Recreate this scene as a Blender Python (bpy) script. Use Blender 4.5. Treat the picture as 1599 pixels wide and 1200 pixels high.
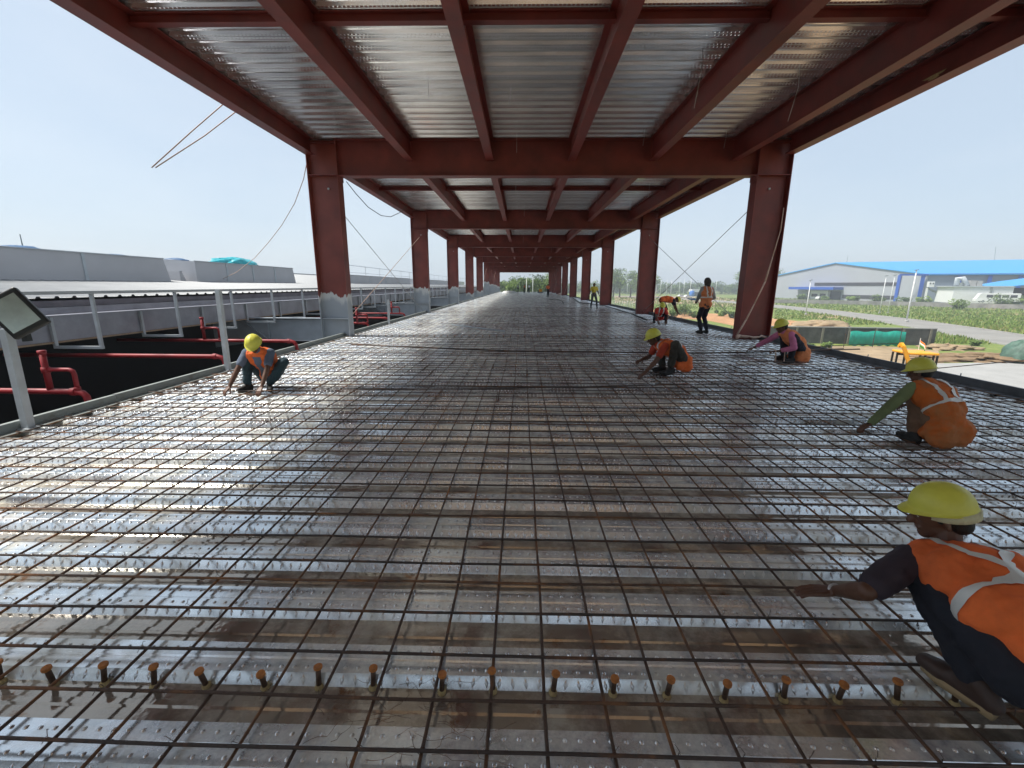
import bpy, bmesh, math, random
import numpy as np
from mathutils import Vector as V, Matrix as M
random.seed(7); rng = np.random.default_rng(7)
PI = math.pi
for o in list(bpy.data.objects): bpy.data.objects.remove(o)
S = bpy.context.scene; C = S.collection

# ------------------------------------------------------------------ camera
FPX, PITCH, YAW, ROLL, CH = 678.585, .2232, -.0203, .0045, 1.45
cy, sy, cp, sp = math.cos(YAW), math.sin(YAW), math.cos(PITCH), math.sin(PITCH)
cF = V((sy*cp, cy*cp, -sp)); cR = V((cy, -sy, 0)); cU = cR.cross(cF)
cr, sr = math.cos(ROLL), math.sin(ROLL)
cR, cU = cR*cr + cU*sr, cU*cr - cR*sr
cam = bpy.data.objects.new('camera', bpy.data.cameras.new('camera')); C.objects.link(cam)
m = M((cR, cU, -cF)).transposed().to_4x4(); m.translation = V((0, 0, CH)); cam.matrix_world = m
cam.data.sensor_width = 36; cam.data.lens = FPX/1599*36; cam.data.clip_start = .02; cam.data.clip_end = 6000
S.camera = cam
def at(u, v, z=None, y=None, x=None):
    d = cR*((u-799.5)/FPX) - cU*((v-600)/FPX) + cF; o = V((0, 0, CH))
    t = (z-CH)/d.z if z is not None else (y/d.y if y is not None else x/d.x)
    return o + d*t
# ------------------------------------------------------------------ light
SUN_EL, SUN_AZ = math.radians(56), math.radians(-92)          # azimuth from +Y towards +X
w = bpy.data.worlds.new('World'); S.world = w; w.use_nodes = True
nt = w.node_tree; nt.nodes.clear()
sk = nt.nodes.new('ShaderNodeTexSky'); sk.sky_type = 'NISHITA'; sk.sun_disc = False
sk.sun_elevation = SUN_EL; sk.sun_rotation = SUN_AZ; sk.air_density = 1.0; sk.dust_density = 1.6; sk.ozone_density = 1.0
bg = nt.nodes.new('ShaderNodeBackground'); bg.inputs[1].default_value = .119
ou = nt.nodes.new('ShaderNodeOutputWorld'); mx = nt.nodes.new('ShaderNodeMix'); mx.data_type = 'RGBA'; mx.inputs[0].default_value = .90      # even milky haze over the clear sky
mx.inputs[7].default_value = (1.98, 2.34, 2.72, 1); nt.links.new(sk.outputs[0], mx.inputs[6])
hn = nt.nodes.new('ShaderNodeTexNoise'); hn.inputs['Scale'].default_value = 2.2; hn.inputs['Detail'].default_value = 5; hr_ = nt.nodes.new('ShaderNodeValToRGB')
tw_ = nt.nodes.new('ShaderNodeTexCoord'); mpw = nt.nodes.new('ShaderNodeMapping'); mpw.inputs['Scale'].default_value = (1, 1, 3); nt.links.new(tw_.outputs['Generated'], mpw.inputs[0]); nt.links.new(mpw.outputs[0], hn.inputs[0])
hr_.color_ramp.elements[0].position = .35; hr_.color_ramp.elements[0].color = (1.42, 1.68, 1.96, 1); hr_.color_ramp.elements[1].position = .7; hr_.color_ramp.elements[1].color = (1.66, 1.86, 2.06, 1)
nt.links.new(hn.outputs[0], hr_.inputs[0]); nt.links.new(hr_.outputs[0], mx.inputs[7]); nt.links.new(mx.outputs[2], bg.inputs[0]); nt.links.new(bg.outputs[0], ou.inputs[0])
sl = bpy.data.lights.new('sun', 'SUN'); sl.energy = 1.85; sl.angle = math.radians(11); sl.color = (1, .95, .87)
so = bpy.data.objects.new('sun', sl); C.objects.link(so)
sd = V((math.sin(SUN_AZ)*math.cos(SUN_EL), math.cos(SUN_AZ)*math.cos(SUN_EL), math.sin(SUN_EL)))
so.rotation_euler = sd.to_track_quat('Z', 'Y').to_euler()
S.view_settings.view_transform = 'Standard'; S.view_settings.look = 'None'; S.view_settings.gamma = 1
S.view_settings.exposure = 1.75
S.cycles.max_bounces = 14; S.cycles.diffuse_bounces = 8; S.cycles.glossy_bounces = 8; S.cycles.caustics_reflective = True; S.cycles.blur_glossy = 1.0
S.cycles.use_denoising = True; S.cycles.sample_clamp_indirect = 6

# ------------------------------------------------------------------ helpers
class MB:
    def __init__(s): s.v = []; s.f = []; s.mi = []; s.cm = 0
    def add(s, vs, fs):
        n = len(s.v); s.v += [tuple(p) for p in vs]; s.f += [tuple(n+i for i in f) for f in fs]; s.mi += [s.cm]*len(fs); return s
    def box(s, x0, x1, y0, y1, z0, z1):
        return s.add([(x0,y0,z0),(x1,y0,z0),(x1,y1,z0),(x0,y1,z0),(x0,y0,z1),(x1,y0,z1),(x1,y1,z1),(x0,y1,z1)],
                     [(0,3,2,1),(4,5,6,7),(0,1,5,4),(1,2,6,5),(2,3,7,6),(3,0,4,7)])
    def obox(s, c, ax, ay, az):
        c, ax, ay, az = V(c), V(ax), V(ay), V(az)
        P = [c+ax*i+ay*j+az*k for k in (-1,1) for i,j in ((-1,-1),(1,-1),(1,1),(-1,1))]
        return s.add(P, [(0,3,2,1),(4,5,6,7),(0,1,5,4),(1,2,6,5),(2,3,7,6),(3,0,4,7)])
    def bar(s, a, b, w, h, up=(0,0,1)):
        a, b = V(a), V(b); d = (b-a).normalized(); u = V(up)
        if abs(d.dot(u)) > .98: u = V((0,1,0))
        r = d.cross(u).normalized(); u = r.cross(d)
        return s.obox((a+b)/2, r*w/2, (b-a)/2, u*h/2)
    def tube(s, pts, r, n=8, cap=True):
        pts = [V(p) for p in pts]; rs = r if isinstance(r, (list, tuple)) else [r]*len(pts)
        vs, fs = [], []; d0 = (pts[1]-pts[0]).normalized(); u = V((0,0,1)) if abs(d0.z) < .9 else V((1,0,0))
        for i, p in enumerate(pts):
            d = (pts[min(i+1, len(pts)-1)]-pts[max(i-1, 0)]).normalized()
            a = d.cross(u).normalized(); u = a.cross(d).normalized()
            for k in range(n):
                t = 2*PI*k/n; vs.append(p+(a*math.cos(t)+u*math.sin(t))*rs[i])
        for i in range(len(pts)-1):
            for k in range(n): fs.append((i*n+k, i*n+(k+1)%n, (i+1)*n+(k+1)%n, (i+1)*n+k))
        if cap: fs += [tuple(range(n))[::-1], tuple((len(pts)-1)*n+k for k in range(n))]
        return s.add(vs, fs)
    def lathe(s, prof, c=(0,0,0), n=16, up=(0,0,1)):
        up = V(up).normalized(); a = up.orthogonal().normalized(); b = up.cross(a); c = V(c); vs, fs = [], []
        for r, h in prof:
            for k in range(n):
                t = 2*PI*k/n; vs.append(c+up*h+(a*math.cos(t)+b*math.sin(t))*max(r, 1e-4))
        for i in range(len(prof)-1):
            for k in range(n): fs.append((i*n+k, i*n+(k+1)%n, (i+1)*n+(k+1)%n, (i+1)*n+k))
        fs += [tuple(range(n))[::-1], tuple((len(prof)-1)*n+k for k in range(n))]
        return s.add(vs, fs)
    def capsule(s, a, b, ra, rb, n=12):
        a, b = V(a), V(b); d = b-a; L = d.length
        d = d/L if L > 1e-6 else V((0,0,1))
        prof = [(ra*math.sin(t), -ra*math.cos(t)) for t in np.linspace(.12, PI/2, 5)] + [(rb*math.cos(t), L+rb*math.sin(t)) for t in np.linspace(0, PI/2-.12, 5)]
        return s.lathe(prof, a, n, d)
    def build(s, name, mat, parent=None, smooth=False):
        me = bpy.data.meshes.new(name); me.from_pydata([tuple(map(float, p)) for p in s.v], [], s.f)
        for m_ in (mat if isinstance(mat, (list, tuple)) else [mat]): me.materials.append(m_)
        if any(s.mi): me.polygons.foreach_set('material_index', s.mi)
        if smooth: me.polygons.foreach_set('use_smooth', [True]*len(me.polygons))
        me.update(); o = bpy.data.objects.new(name, me); C.objects.link(o)
        if parent is not None: o.parent = parent; o.matrix_parent_inverse = parent.matrix_world.inverted() if parent.matrix_world != M() else M()
        return o
def tag(o, label=None, cat=None, group=None, kind=None):
    if label: o['label'] = label
    if cat: o['category'] = cat
    if group: o['group'] = group
    if kind: o['kind'] = kind
    return o
def thing(name, label, cat, loc=(0,0,0), group=None):
    o = bpy.data.objects.new(name, None); C.objects.link(o); o.location = loc; o.empty_display_size = .1
    o.matrix_world = M.Translation(V(loc)); return tag(o, label, cat, group)
def struct(name, mb, mat, smooth=False): return tag(mb.build(name, mat, None, smooth), kind='structure')
def copy_tree(o, parent=None, data=None):
    c = o.copy(); C.objects.link(c); c.parent = parent
    if parent is not None: c.matrix_parent_inverse = o.matrix_parent_inverse.copy()
    for ch in list(o.children): copy_tree(ch, c)
    return c

def mat(name, col, rough=.6, metal=0., var=0., scale=6., bump=0., bscale=40., col2=None, cover=.5, spec=None, ndetail=5, stretch=None, obj=False):
    m_ = bpy.data.materials.new(name); m_.use_nodes = True; t = m_.node_tree; b = t.nodes['Principled BSDF']
    b.inputs['Base Color'].default_value = (*col, 1); b.inputs['Roughness'].default_value = rough; b.inputs['Metallic'].default_value = metal
    if spec is not None: b.inputs['Specular IOR Level'].default_value = spec
    tc = t.nodes.new('ShaderNodeTexCoord'); src = tc.outputs['Object']
    if stretch:
        mp = t.nodes.new('ShaderNodeMapping'); mp.inputs['Scale'].default_value = stretch; t.links.new(src, mp.inputs[0]); src = mp.outputs[0]
    if var or col2:
        n = t.nodes.new('ShaderNodeTexNoise'); n.inputs['Scale'].default_value = scale; n.inputs['Detail'].default_value = ndetail; n.inputs['Roughness'].default_value = .62
        t.links.new(src, n.inputs['Vector'])
        cr_ = t.nodes.new('ShaderNodeValToRGB'); e = cr_.color_ramp.elements
        if col2: e[0].position, e[1].position = cover-.08, cover+.08; e[0].color = (*col, 1); e[1].color = (*col2, 1)
        else:
            e[0].position, e[1].position = .3, .7
            e[0].color = (*[c*(1-var) for c in col], 1); e[1].color = (*[min(1, c*(1+var)) for c in col], 1)
        t.links.new(n.outputs['Fac'], cr_.inputs[0]); t.links.new(cr_.outputs[0], b.inputs['Base Color'])
        mr = t.nodes.new('ShaderNodeMapRange'); mr.inputs[3].default_value = max(.02, rough-.1); mr.inputs[4].default_value = min(1, rough+.12)
        t.links.new(n.outputs['Fac'], mr.inputs[0]); t.links.new(mr.outputs[0], b.inputs['Roughness'])
    if bump:
        n2 = t.nodes.new('ShaderNodeTexNoise'); n2.inputs['Scale'].default_value = bscale; n2.inputs['Detail'].default_value = 4
        t.links.new(src, n2.inputs['Vector']); bp = t.nodes.new('ShaderNodeBump'); bp.inputs['Strength'].default_value = bump; bp.inputs['Distance'].default_value = .02
        t.links.new(n2.outputs['Fac'], bp.inputs['Height']); t.links.new(bp.outputs[0], b.inputs['Normal'])
    return m_

def nd(t, kind, **kw):
    n = t.nodes.new(kind)
    for k, v in kw.items():
        if k in n.inputs: n.inputs[k].default_value = v
        else: setattr(n, k, v)
    return n
def ramp(t, src, stops):
    r = t.nodes.new('ShaderNodeValToRGB'); e = r.color_ramp.elements
    while len(e) < len(stops): e.new(.5)
    for i, (p, c) in enumerate(stops): e[i].position = p; e[i].color = (*c, 1) if len(c) == 3 else c
    t.links.new(src, r.inputs[0]); return r.outputs[0]
def mixc(t, fac, a, b):
    m_ = t.nodes.new('ShaderNodeMix'); m_.data_type = 'RGBA'
    for s_, i in ((fac, 0), (a, 6), (b, 7)):
        if isinstance(s_, (int, float)): m_.inputs[i].default_value = s_
        elif isinstance(s_, tuple): m_.inputs[i].default_value = (*s_, 1)
        else: t.links.new(s_, m_.inputs[i])
    return m_.outputs[2]

def galv(name, tint=(.88, .94, .97), rough=.21, metal=.76, rust=.5, brown_mix=0., panels=True, film=.7):
    m_ = bpy.data.materials.new(name); m_.use_nodes = True; t = m_.node_tree; b = t.nodes['Principled BSDF']
    tc = nd(t, 'ShaderNodeTexCoord'); P = tc.outputs['Object']
    st_ = nd(t, 'ShaderNodeMapping'); st_.inputs['Scale'].default_value = (.35, 1.6, 1); t.links.new(P, st_.inputs[0])
    n1 = nd(t, 'ShaderNodeTexNoise', Scale=5., Detail=4., Roughness=.55); t.links.new(st_.outputs[0], n1.inputs[0])
    base = ramp(t, n1.outputs[0], [(.3, tuple(c*.88 for c in tint)), (.5, tint), (.7, tuple(min(1, c*1.18) for c in tint))])
    n2 = nd(t, 'ShaderNodeTexNoise', Scale=2.3, Detail=8., Roughness=.7); t.links.new(P, n2.inputs[0])
    f2 = ramp(t, n2.outputs[0], [(.49, (0,0,0)), (.63, (film,)*3)])
    base = mixc(t, f2, base, (.80, .79, .69))                                          # dried cement film, pale tan
    n3 = nd(t, 'ShaderNodeTexNoise', Scale=6.5, Detail=9., Roughness=.75); t.links.new(P, n3.inputs[0])
    f3 = ramp(t, n3.outputs[0], [(.77-.25*rust, (0,0,0)), (.86-.25*rust, (.85,.85,.85))])
    base = mixc(t, f3, base, (.33, .14, .045))
    if panels:                                                                          # each sheet of deck a touch different
        sx = nd(t, 'ShaderNodeSeparateXYZ'); t.links.new(P, sx.inputs[0])
        wn = nd(t, 'ShaderNodeTexNoise', Scale=.9, Detail=1.); cb = nd(t, 'ShaderNodeCombineXYZ'); t.links.new(sx.outputs[1], cb.inputs[1]); t.links.new(cb.outputs[0], wn.inputs[0])
        f4 = ramp(t, wn.outputs[0], [(.35, (.82,.82,.83)), (.65, (1.05,1.05,1.04))])
        mu = t.nodes.new('ShaderNodeMix'); mu.data_type = 'RGBA'; mu.blend_type = 'MULTIPLY'; mu.inputs[0].default_value = 1
        t.links.new(base, mu.inputs[6]); t.links.new(f4, mu.inputs[7]); base = mu.outputs[2]
    if brown_mix: base = mixc(t, brown_mix, base, (.16, .10, .05))
    t.links.new(base, b.inputs['Base Color'])
    fm = ramp(t, n2.outputs[0], [(.45, (metal,)*3), (.62, (metal*(.25 if film else 1),)*3)]); t.links.new(fm, b.inputs['Metallic'])
    fr = ramp(t, n1.outputs[0], [(.3, (max(rough-.04, .03),)*3), (.7, (rough+.08,)*3)]); t.links.new(fr, b.inputs['Roughness'])
    n5 = nd(t, 'ShaderNodeTexNoise', Scale=30., Detail=3.); t.links.new(P, n5.inputs[0])
    bp = nd(t, 'ShaderNodeBump', Strength=(.05 if film else .012), Distance=.01); t.links.new(n5.outputs[0], bp.inputs['Height']); t.links.new(bp.outputs[0], b.inputs['Normal'])
    return m_

m_deck = galv('galvanised_deck'); m_trough = galv('trough_film_and_reflection', (.54,.49,.42), .06, .6, .75, .24)  # trough brown: muddy film plus the red beams' reflection put into the tint
m_soff = galv('galvanised_ceiling', (.95,.96,.96), .18, .85, .0, 0, True, 0.)
m_emb = galv('galvanised_emboss', (.72,.74,.76), .25, .9, .3, 0, False)
m_bar = mat('rebar_rust', (.085,.052,.036), .6, .3, col2=(.27,.12,.045), cover=.57, scale=3.5, bump=.3, bscale=160, stretch=(1,1,1))
m_bar2 = mat('rebar_dark', (.065,.050,.043), .55, .4, col2=(.20,.09,.04), cover=.60, scale=4, bump=.3, bscale=160)
m_stud = mat('stud_steel', (.12,.075,.05), .6, .4, var=.4, scale=20, bump=.3, bscale=120)
m_studhead = mat('stud_rust', (.44,.165,.04), .75, .1, var=.35, scale=40, bump=.4, bscale=150)
m_ferrule = mat('ferrule_ceramic', (.42,.33,.16), .8, var=.3, scale=40)
m_red = mat('red_oxide_paint', (.175,.030,.023), .48, 0, var=.32, scale=1.6, bump=.12, bscale=60, ndetail=7)
m_grey = mat('grey_steel_paint', (.36,.40,.44), .5, 0, var=.12, scale=3, bump=.05, bscale=50)
m_greylt = mat('light_grey_steel', (.48,.52,.55), .45, .1, var=.12, scale=4, bump=.04, bscale=50)
m_kerb = mat('edge_angle_weathered', (.26,.29,.28), .65, .3, var=.3, scale=4, bump=.2, bscale=30, col2=(.18,.16,.13), cover=.64)
m_kerbd = mat('edge_angle_dark', (.13,.145,.16), .6, .3, var=.3, scale=4, bump=.2, bscale=30)
m_fire = mat('fire_pipe_red', (.27,.012,.017), .5, 0, var=.2, scale=5)
m_roofw = mat('white_roof_sheet', (.22,.23,.24), .38, .3, var=.08, scale=1.2)
m_alum = mat('zinc_flashing', (.36,.36,.40), .35, .6, var=.22, scale=1.6, bump=.08, bscale=8)
m_panel = mat('grey_cladding_panel', (.50,.50,.52), .5, .2, var=.06, scale=.8)
m_black = mat('black_plastic', (.012,.014,.013), .45)
m_rope = mat('pale_rope', (.50,.36,.29), .85, var=.2, scale=20)
m_wire = mat('galvanised_wire', (.5,.5,.5), .5, .6)
m_white = mat('white_paint', (.72,.73,.73), .5, var=.06, scale=2)
m_shadeblack = mat('shade_black', (.010,.010,.012), .9, var=.5, scale=2)  # near-black colour stands in for shade in the pit and open interiors

# ------------------------------------------------------------------ geometry constants
D1, BAY, NF = 12.26, 10.95, 9
frames = [D1+(k-1)*BAY for k in range(-1, NF+1)]              # k = -1 .. 9 : -9.64, 1.31, 12.26 ...
XoL, XiL, XiR, XoR = -5.67, -4.863, 6.063, 6.934
DECK_Y0, DECK_Y1 = -2.0, 101.0; DX0, DX1 = -5.02, 6.76
PER, WEB0 = .3365, 1.677

# ------------------------------------------------------------------ deck floor
def deck_profile(y0, y1, ph, flip=1, z0=0.):
    prof = [(0,-.040),(.023,0),(.070,0),(.075,-.006),(.087,-.006),(.092,0),(.159,0),(.182,-.040),(.236,-.040),(.243,-.033),(.266,-.033),(.273,-.040)]
    out = []; k = math.floor((y0-ph)/PER)
    while ph+k*PER < y1:
        for a, z in prof: out.append((ph+k*PER+a, z0+z*flip))
        k += 1
    return [p for p in out if y0 <= p[0] <= y1]
def strip_mesh(name, prof, x0, x1, mats, mfun, parent=None, nx=1):
    xs = np.linspace(x0, x1, nx+1); mb = MB(); n = len(prof)
    for x in xs: mb.v += [(x, a, z) for a, z in prof]
    for j in range(nx):
        for i in range(n-1):
            a = j*n+i; mb.f.append((a, a+n, a+n+1, a+1)); mb.mi.append(mfun(prof[i], prof[i+1]))
    return mb.build(name, mats, parent)
dk = strip_mesh('deck_floor', deck_profile(DECK_Y0, DECK_Y1, WEB0), DX0, DX1, [m_deck, m_trough], lambda a, b: 1 if a[1] < -.03 and b[1] < -.03 else 0)
tag(dk, kind='structure')
# embossments: domes on the two crest flats, chevrons on the near webs
def embossments():
    mb = MB()
    for k in range(-3, 40):
        yb = WEB0+k*PER
        if yb < .6 : continue
        sp_ = .05
        near = yb < 5
        xs = np.arange(DX0+.1, DX1-.1, sp_)
        if yb > 3: xs = xs[(np.abs(xs) < 1.5+yb*1.25)]
        for x in xs:
            if yb < 2.6 and abs(x) > 1.6+yb*1.2: continue
            for yc, n, r in ((yb+.047, 6, .0085), (yb+.126, 6, .0085)):
                if not near and yc > yb+.1 and yb > 9: continue
                c = V((x+(.025 if yc > yb+.1 else 0), yc, 0)); vs = []
                for rr, h in ((1, .0003), (.6, .0042)):
                    for i in range(n): t = 2*PI*i/n; vs.append(c+V((math.cos(t)*r*rr, math.sin(t)*r*rr, h)))
                vs.append(c+V((0, 0, .0055)))
                fs = [(i, (i+1)%n, n+(i+1)%n, n+i) for i in range(n)]+[(n+i, n+(i+1)%n, 2*n) for i in range(n)]
                mb.add(vs, fs)
            # chevron lozenge on web (normal ~ -y)
            p = V((x, yb+.0115, -.020)); s_ = V((.2, 0, 1)).normalized() if int(x/sp_) % 2 else V((-.2, 0, 1)).normalized()
            a = V((1, 0, 0)); nrm = V((0, -.867, .498)); sl_ = V((s_.x, .575*s_.z, s_.z)).normalized()
            mb.add([p-sl_*.019, p+a*.008+nrm*.001, p+sl_*.019, p-a*.008+nrm*.001, p+nrm*.008], [(0,1,4),(1,2,4),(2,3,4),(3,0,4)])
    return mb
emb = embossments().build('deck_floor_embossing', m_emb, dk, True)

# ------------------------------------------------------------------ edge angles
mb = MB(); y = DECK_Y0
joints = [DECK_Y0, 3.02, 5.15, 7.9, 10.9, D1-.05]
while joints[-1] < DECK_Y1: joints.append(joints[-1]+2.74)
for a, b in zip(joints, joints[1:]):
    dx = random.uniform(-.008, .008)
    mb.box(-5.10+dx, -5.045+dx, a+.006, b-.006, -.35, .105+random.uniform(-.006,.006)); mb.box(-5.045+dx, -4.96+dx, a+.006, b-.006, -.002, .012)
tag(mb.build('edge_kerb', m_kerb), 'weathered grey steel edge angle along the pit side of the deck', 'edge kerb')
mb = MB(); y = DECK_Y0
while y < DECK_Y1:
    mb.box(6.74, 6.78, y+.003, y+2.99, -.35, .125); mb.box(6.60, 6.74, y+.003, y+2.99, .002, .012); y += 3
mb2 = mb.build('edge_kerb', m_kerbd); tag(mb2, 'dark steel edge angle along the field side of the deck', 'edge kerb')
mb = MB()
for i in range(30): 
    yy = 5+i*.93+random.uniform(-.2,.2); mb.tube([(6.80, yy, -.05), (6.80, yy, .15+random.uniform(0,.05))], .008, 6)
mb.build('edge_bolt', m_greylt, mb2)

# ------------------------------------------------------------------ rebar mat
def wavy(p0, p1, n, amp, r, mb, sides=6, ends=True):
    p0, p1 = V(p0), V(p1); d = (p1-p0).normalized(); s_ = V((-d.y, d.x, 0)); pts = []; off = 0
    for i in range(n+1):
        off = off*.6 + random.gauss(0, amp); pts.append(p0.lerp(p1, i/n)+s_*off+V((0, 0, random.uniform(-.0015,.0015))))
    mb.tube(pts, r, sides)
matt = thing('rebar_mat', 'rusty steel reinforcing mesh tied over the whole galvanised deck', 'rebar mesh', (0, 6, .04))
ty = [.72,.90,1.069,1.237,1.421,1.662,1.865,2.009,2.233,2.474,2.71,2.902,3.139,3.303,3.536,3.748,3.926,4.136,4.35,4.439,4.70,4.85,4.991,5.225]
while ty[-1] < 8: ty.append(ty[-1]+random.uniform(.19, .27))
while ty[-1] < 12.6: ty.append(ty[-1]+random.uniform(.28, .44))
while ty[-1] < 26: ty.append(ty[-1]+random.uniform(3.2, 5.4))
xs = [.1+.2*i for i in range(-25, 34)]; xs = [x for x in xs if -4.93 < x < 6.62]
for i, x in enumerate(xs):
    mb = MB(); r = .0062; y = random.uniform(.1, .5) if i % 3 else -1.5
    # three or four lengths lapped end to end, with a short double at every lap
    y0 = -1.6; lap = [random.uniform(5.5, 9), random.uniform(16, 20), random.uniform(28.6, 29.4)]
    off = random.gauss(0, .006)
    for j, y1 in enumerate(lap):
        n = max(6, int((y1-y0)/(.55 if y1 < 20 else 1.6)))
        wavy((x+off+(.012 if j % 2 else 0), y0, .022), (x+off+(.012 if j % 2 else 0)+random.gauss(0, .008), y1, .022), n, .0045 if j < 2 else .012, r, mb, 6 if j < 2 else 4)
        y0 = y1-.5
    mb.build('bar', m_bar, matt, True)
mb_rest = MB()
for i, y in enumerate(ty):
    mb = MB() if i < 41 else mb_rest
    tl, tr = random.gauss(0, .012), random.gauss(0, .012)
    a, b = -4.97+random.uniform(0, .12), 6.68-random.uniform(0, .15)
    if y < 15: wavy((a, y+tl, .034), (b, y+tr, .034), 18, .004, .0061, mb)
    else: wavy((a, y+tl, .034), (b, y+tr, .034), 5, .008, .0056, mb, 4)
    if i < 41: mb.build('bar', m_bar2 if i % 3 else m_bar, matt, True)
o = mb_rest.build('cross_bars', m_bar2, matt, True); o['kind'] = 'stuff'
# short lapped extras and tie wires near the camera
mb = MB()
for x in xs:
    for y in ty:
        if y > 7 or abs(x) > 1.6+y*1.25 or random.random() < .45: continue
        c = V((x, y, .036)); a = random.uniform(0, PI)
        mb.tube([c+V((-.009, -.009, -.012)), c+V((0, 0, .0075)), c+V((.009, .009, -.012))], .0012, 4)
        mb.tube([c+V((.004, .0, .007)), c+V((math.cos(a)*.014, math.sin(a)*.014, .016+random.uniform(0,.008))), c+V((math.cos(a)*.022, math.sin(a)*.022, .012))], .0011, 4)
o = mb.build('tie_wire', m_bar2, matt); o['kind'] = 'stuff'

mb = MB()
for i in range(34):
    c = V((random.gauss(-.33, .16), random.gauss(1.16, .07), .006)); a = random.uniform(0, 6.3); pts = [c]; 
    for j in range(6): a += random.gauss(0, .6); pts.append(pts[-1]+V((math.cos(a)*.026, math.sin(a)*.018, random.uniform(-.004, .012)))); pts[-1].z = max(.003, pts[-1].z)
    mb.tube(pts, .0008, 4)
o = mb.build('wire_offcuts', m_bar, None); tag(o, kind='stuff')
# loose bars lying on the mesh
mb = MB()
for i in range(7):
    pts = [V((-4.2+random.uniform(0,.5), 10.25+i*.012, .06)), V((-3.17, 9.96, .062)), V((-.19, 9.30, .062)), V((3.88, 9.22, .062)), V((5.37, 9.45, .07)), V((6.5+random.uniform(0,.9), 9.60, .12))]
    pts = [p+V((0, (i % 4-1.5)*.022, (i//4)*.013)) for p in pts]; mb.tube(pts, .0075, 6)
tag(mb.build('bar_bundle', m_bar2, None, True), 'bundle of loose dark bars laid right across the deck behind the kneeling man', 'steel bars')
loose = [([(-4.9,5.45,.062),(-3.12,5.62,.058),(-.11,5.86,.058),(3.5,6.35,.06),(5.9,7.0,.10),(9.3,7.85,.22)], 'long loose bar whose end sticks out over the far edge kerb'),
         ([(-4.6,5.78,.06),(-1,5.92,.056),(3.2,6.02,.056),(6.3,6.1,.056)], 'loose bar lying across the mesh below the squatting man in red'),
         ([(1.6,7.13,.058),(3.98,7.12,.058),(5.1,7.40,.06),(6.4,7.7,.06)], 'loose bar running from the man in orange towards the man in pink'),
         ([(6.1,9.75,.12),(7.3,9.9,.17),(8.6,10.05,.2)], 'short loose bar poking over the kerb beside the man in pink'),
         ([(2.9,8.35,.058),(4.6,8.25,.06),(5.5,8.2,.06)], 'short loose bar lying in front of the man in pink')]
for pts, lb in loose: mb = MB(); mb.tube(pts, .0075, 6); tag(mb.build('loose_bar', m_bar2, None, True), lb, 'steel bar')
mb = MB(); mb.tube([at(706, 507.5, z=.075), at(788, 517.5, z=.075)], .026, 10); tag(mb.build('plastic_pipe', m_grey, None, True), 'pale plastic pipe lying on the mesh in the middle distance', 'pipe')
for u0, v0 in ((575, 771), (1158, 771)):
    p = at(u0, v0, z=-.05); mb = MB(); mb.tube([p, p+V((0,0,.11))], .006, 6); mb.lathe([(.018,0),(.018,.006),(.008,.01)], p, 8); mb.lathe([(.011,.085),(.011,.093)], p, 6)
    tag(mb.build('anchor_bolt', m_wire, None), 'upright zinc bolt standing in a deck trough, '+('left' if u0 < 800 else 'right')+' one of two', 'bolt')
# ------------------------------------------------------------------ shear studs
def make_stud(p, name='shear_stud'):
    t = thing(name, '', 'shear stud', p, 'shear studs welded in a row across the deck'); p = V(p)
    mb = MB(); mb.lathe([(.0095,0),(.0095,.078)], p, 12); mb.build('shank', m_stud, t, True)
    mb = MB(); mb.lathe([(.0145,.078),(.0158,.080),(.0158,.088),(.0148,.09),(.004,.0905)], p, 16); mb.build('head', m_studhead, t)
    mb = MB(); mb.lathe([(.016,0),(.0165,.006),(.012,.014),(.0095,.015)], p, 12); mb.build('ferrule', m_ferrule, t)
    return t
sx_ = [(16,1060),(80,1078),(158,1078),(245,1073),(328,1070),(415,1078),(498,1080),(583,1078),(690,1085),(770,1085),(863,1085),(957,1090),(1041,1093),(1127,1093),(1222,1097),(1308,1100),(1402,1104),(1492,1107)]
stud0 = None
side = ['first','second','third','fourth','fifth','sixth','seventh','eighth','ninth','tenth','eleventh','twelfth','thirteenth','fourteenth','fifteenth','sixteenth','seventeenth','eighteenth']
for i, (u, v) in enumerate(sx_):
    q = at(u, v, z=-.05); q = V((q.x, 1.328+random.gauss(0, .004), -.040))
    if stud0 is None: stud0 = make_stud(q); o = stud0
    else: o = copy_tree(stud0); o.location = q
    o.rotation_euler = (random.gauss(0, .09), random.gauss(0, .10)-(.10 if i < 6 else 0), random.uniform(0, 6))
    o['label'] = 'rusty orange headed stud in the near row, %s from the left' % side[i]; o['category'] = 'shear stud'
for k in (1, 2):
    for x in np.arange(-4.7, 6.5, .2):
        if k == 2 and random.random() < .3: continue
        o = copy_tree(stud0); o.location = (x+random.gauss(0,.01), D1+(k-1)*BAY+.18, -.040); o.rotation_euler = (0, 0, 0)
        o['label'] = 'small dark stud in the row between the %s pair of columns' % ('nearest' if k == 1 else 'second'); o['group'] = 'studs in the %s column row' % ('first' if k == 1 else 'second')

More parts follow.
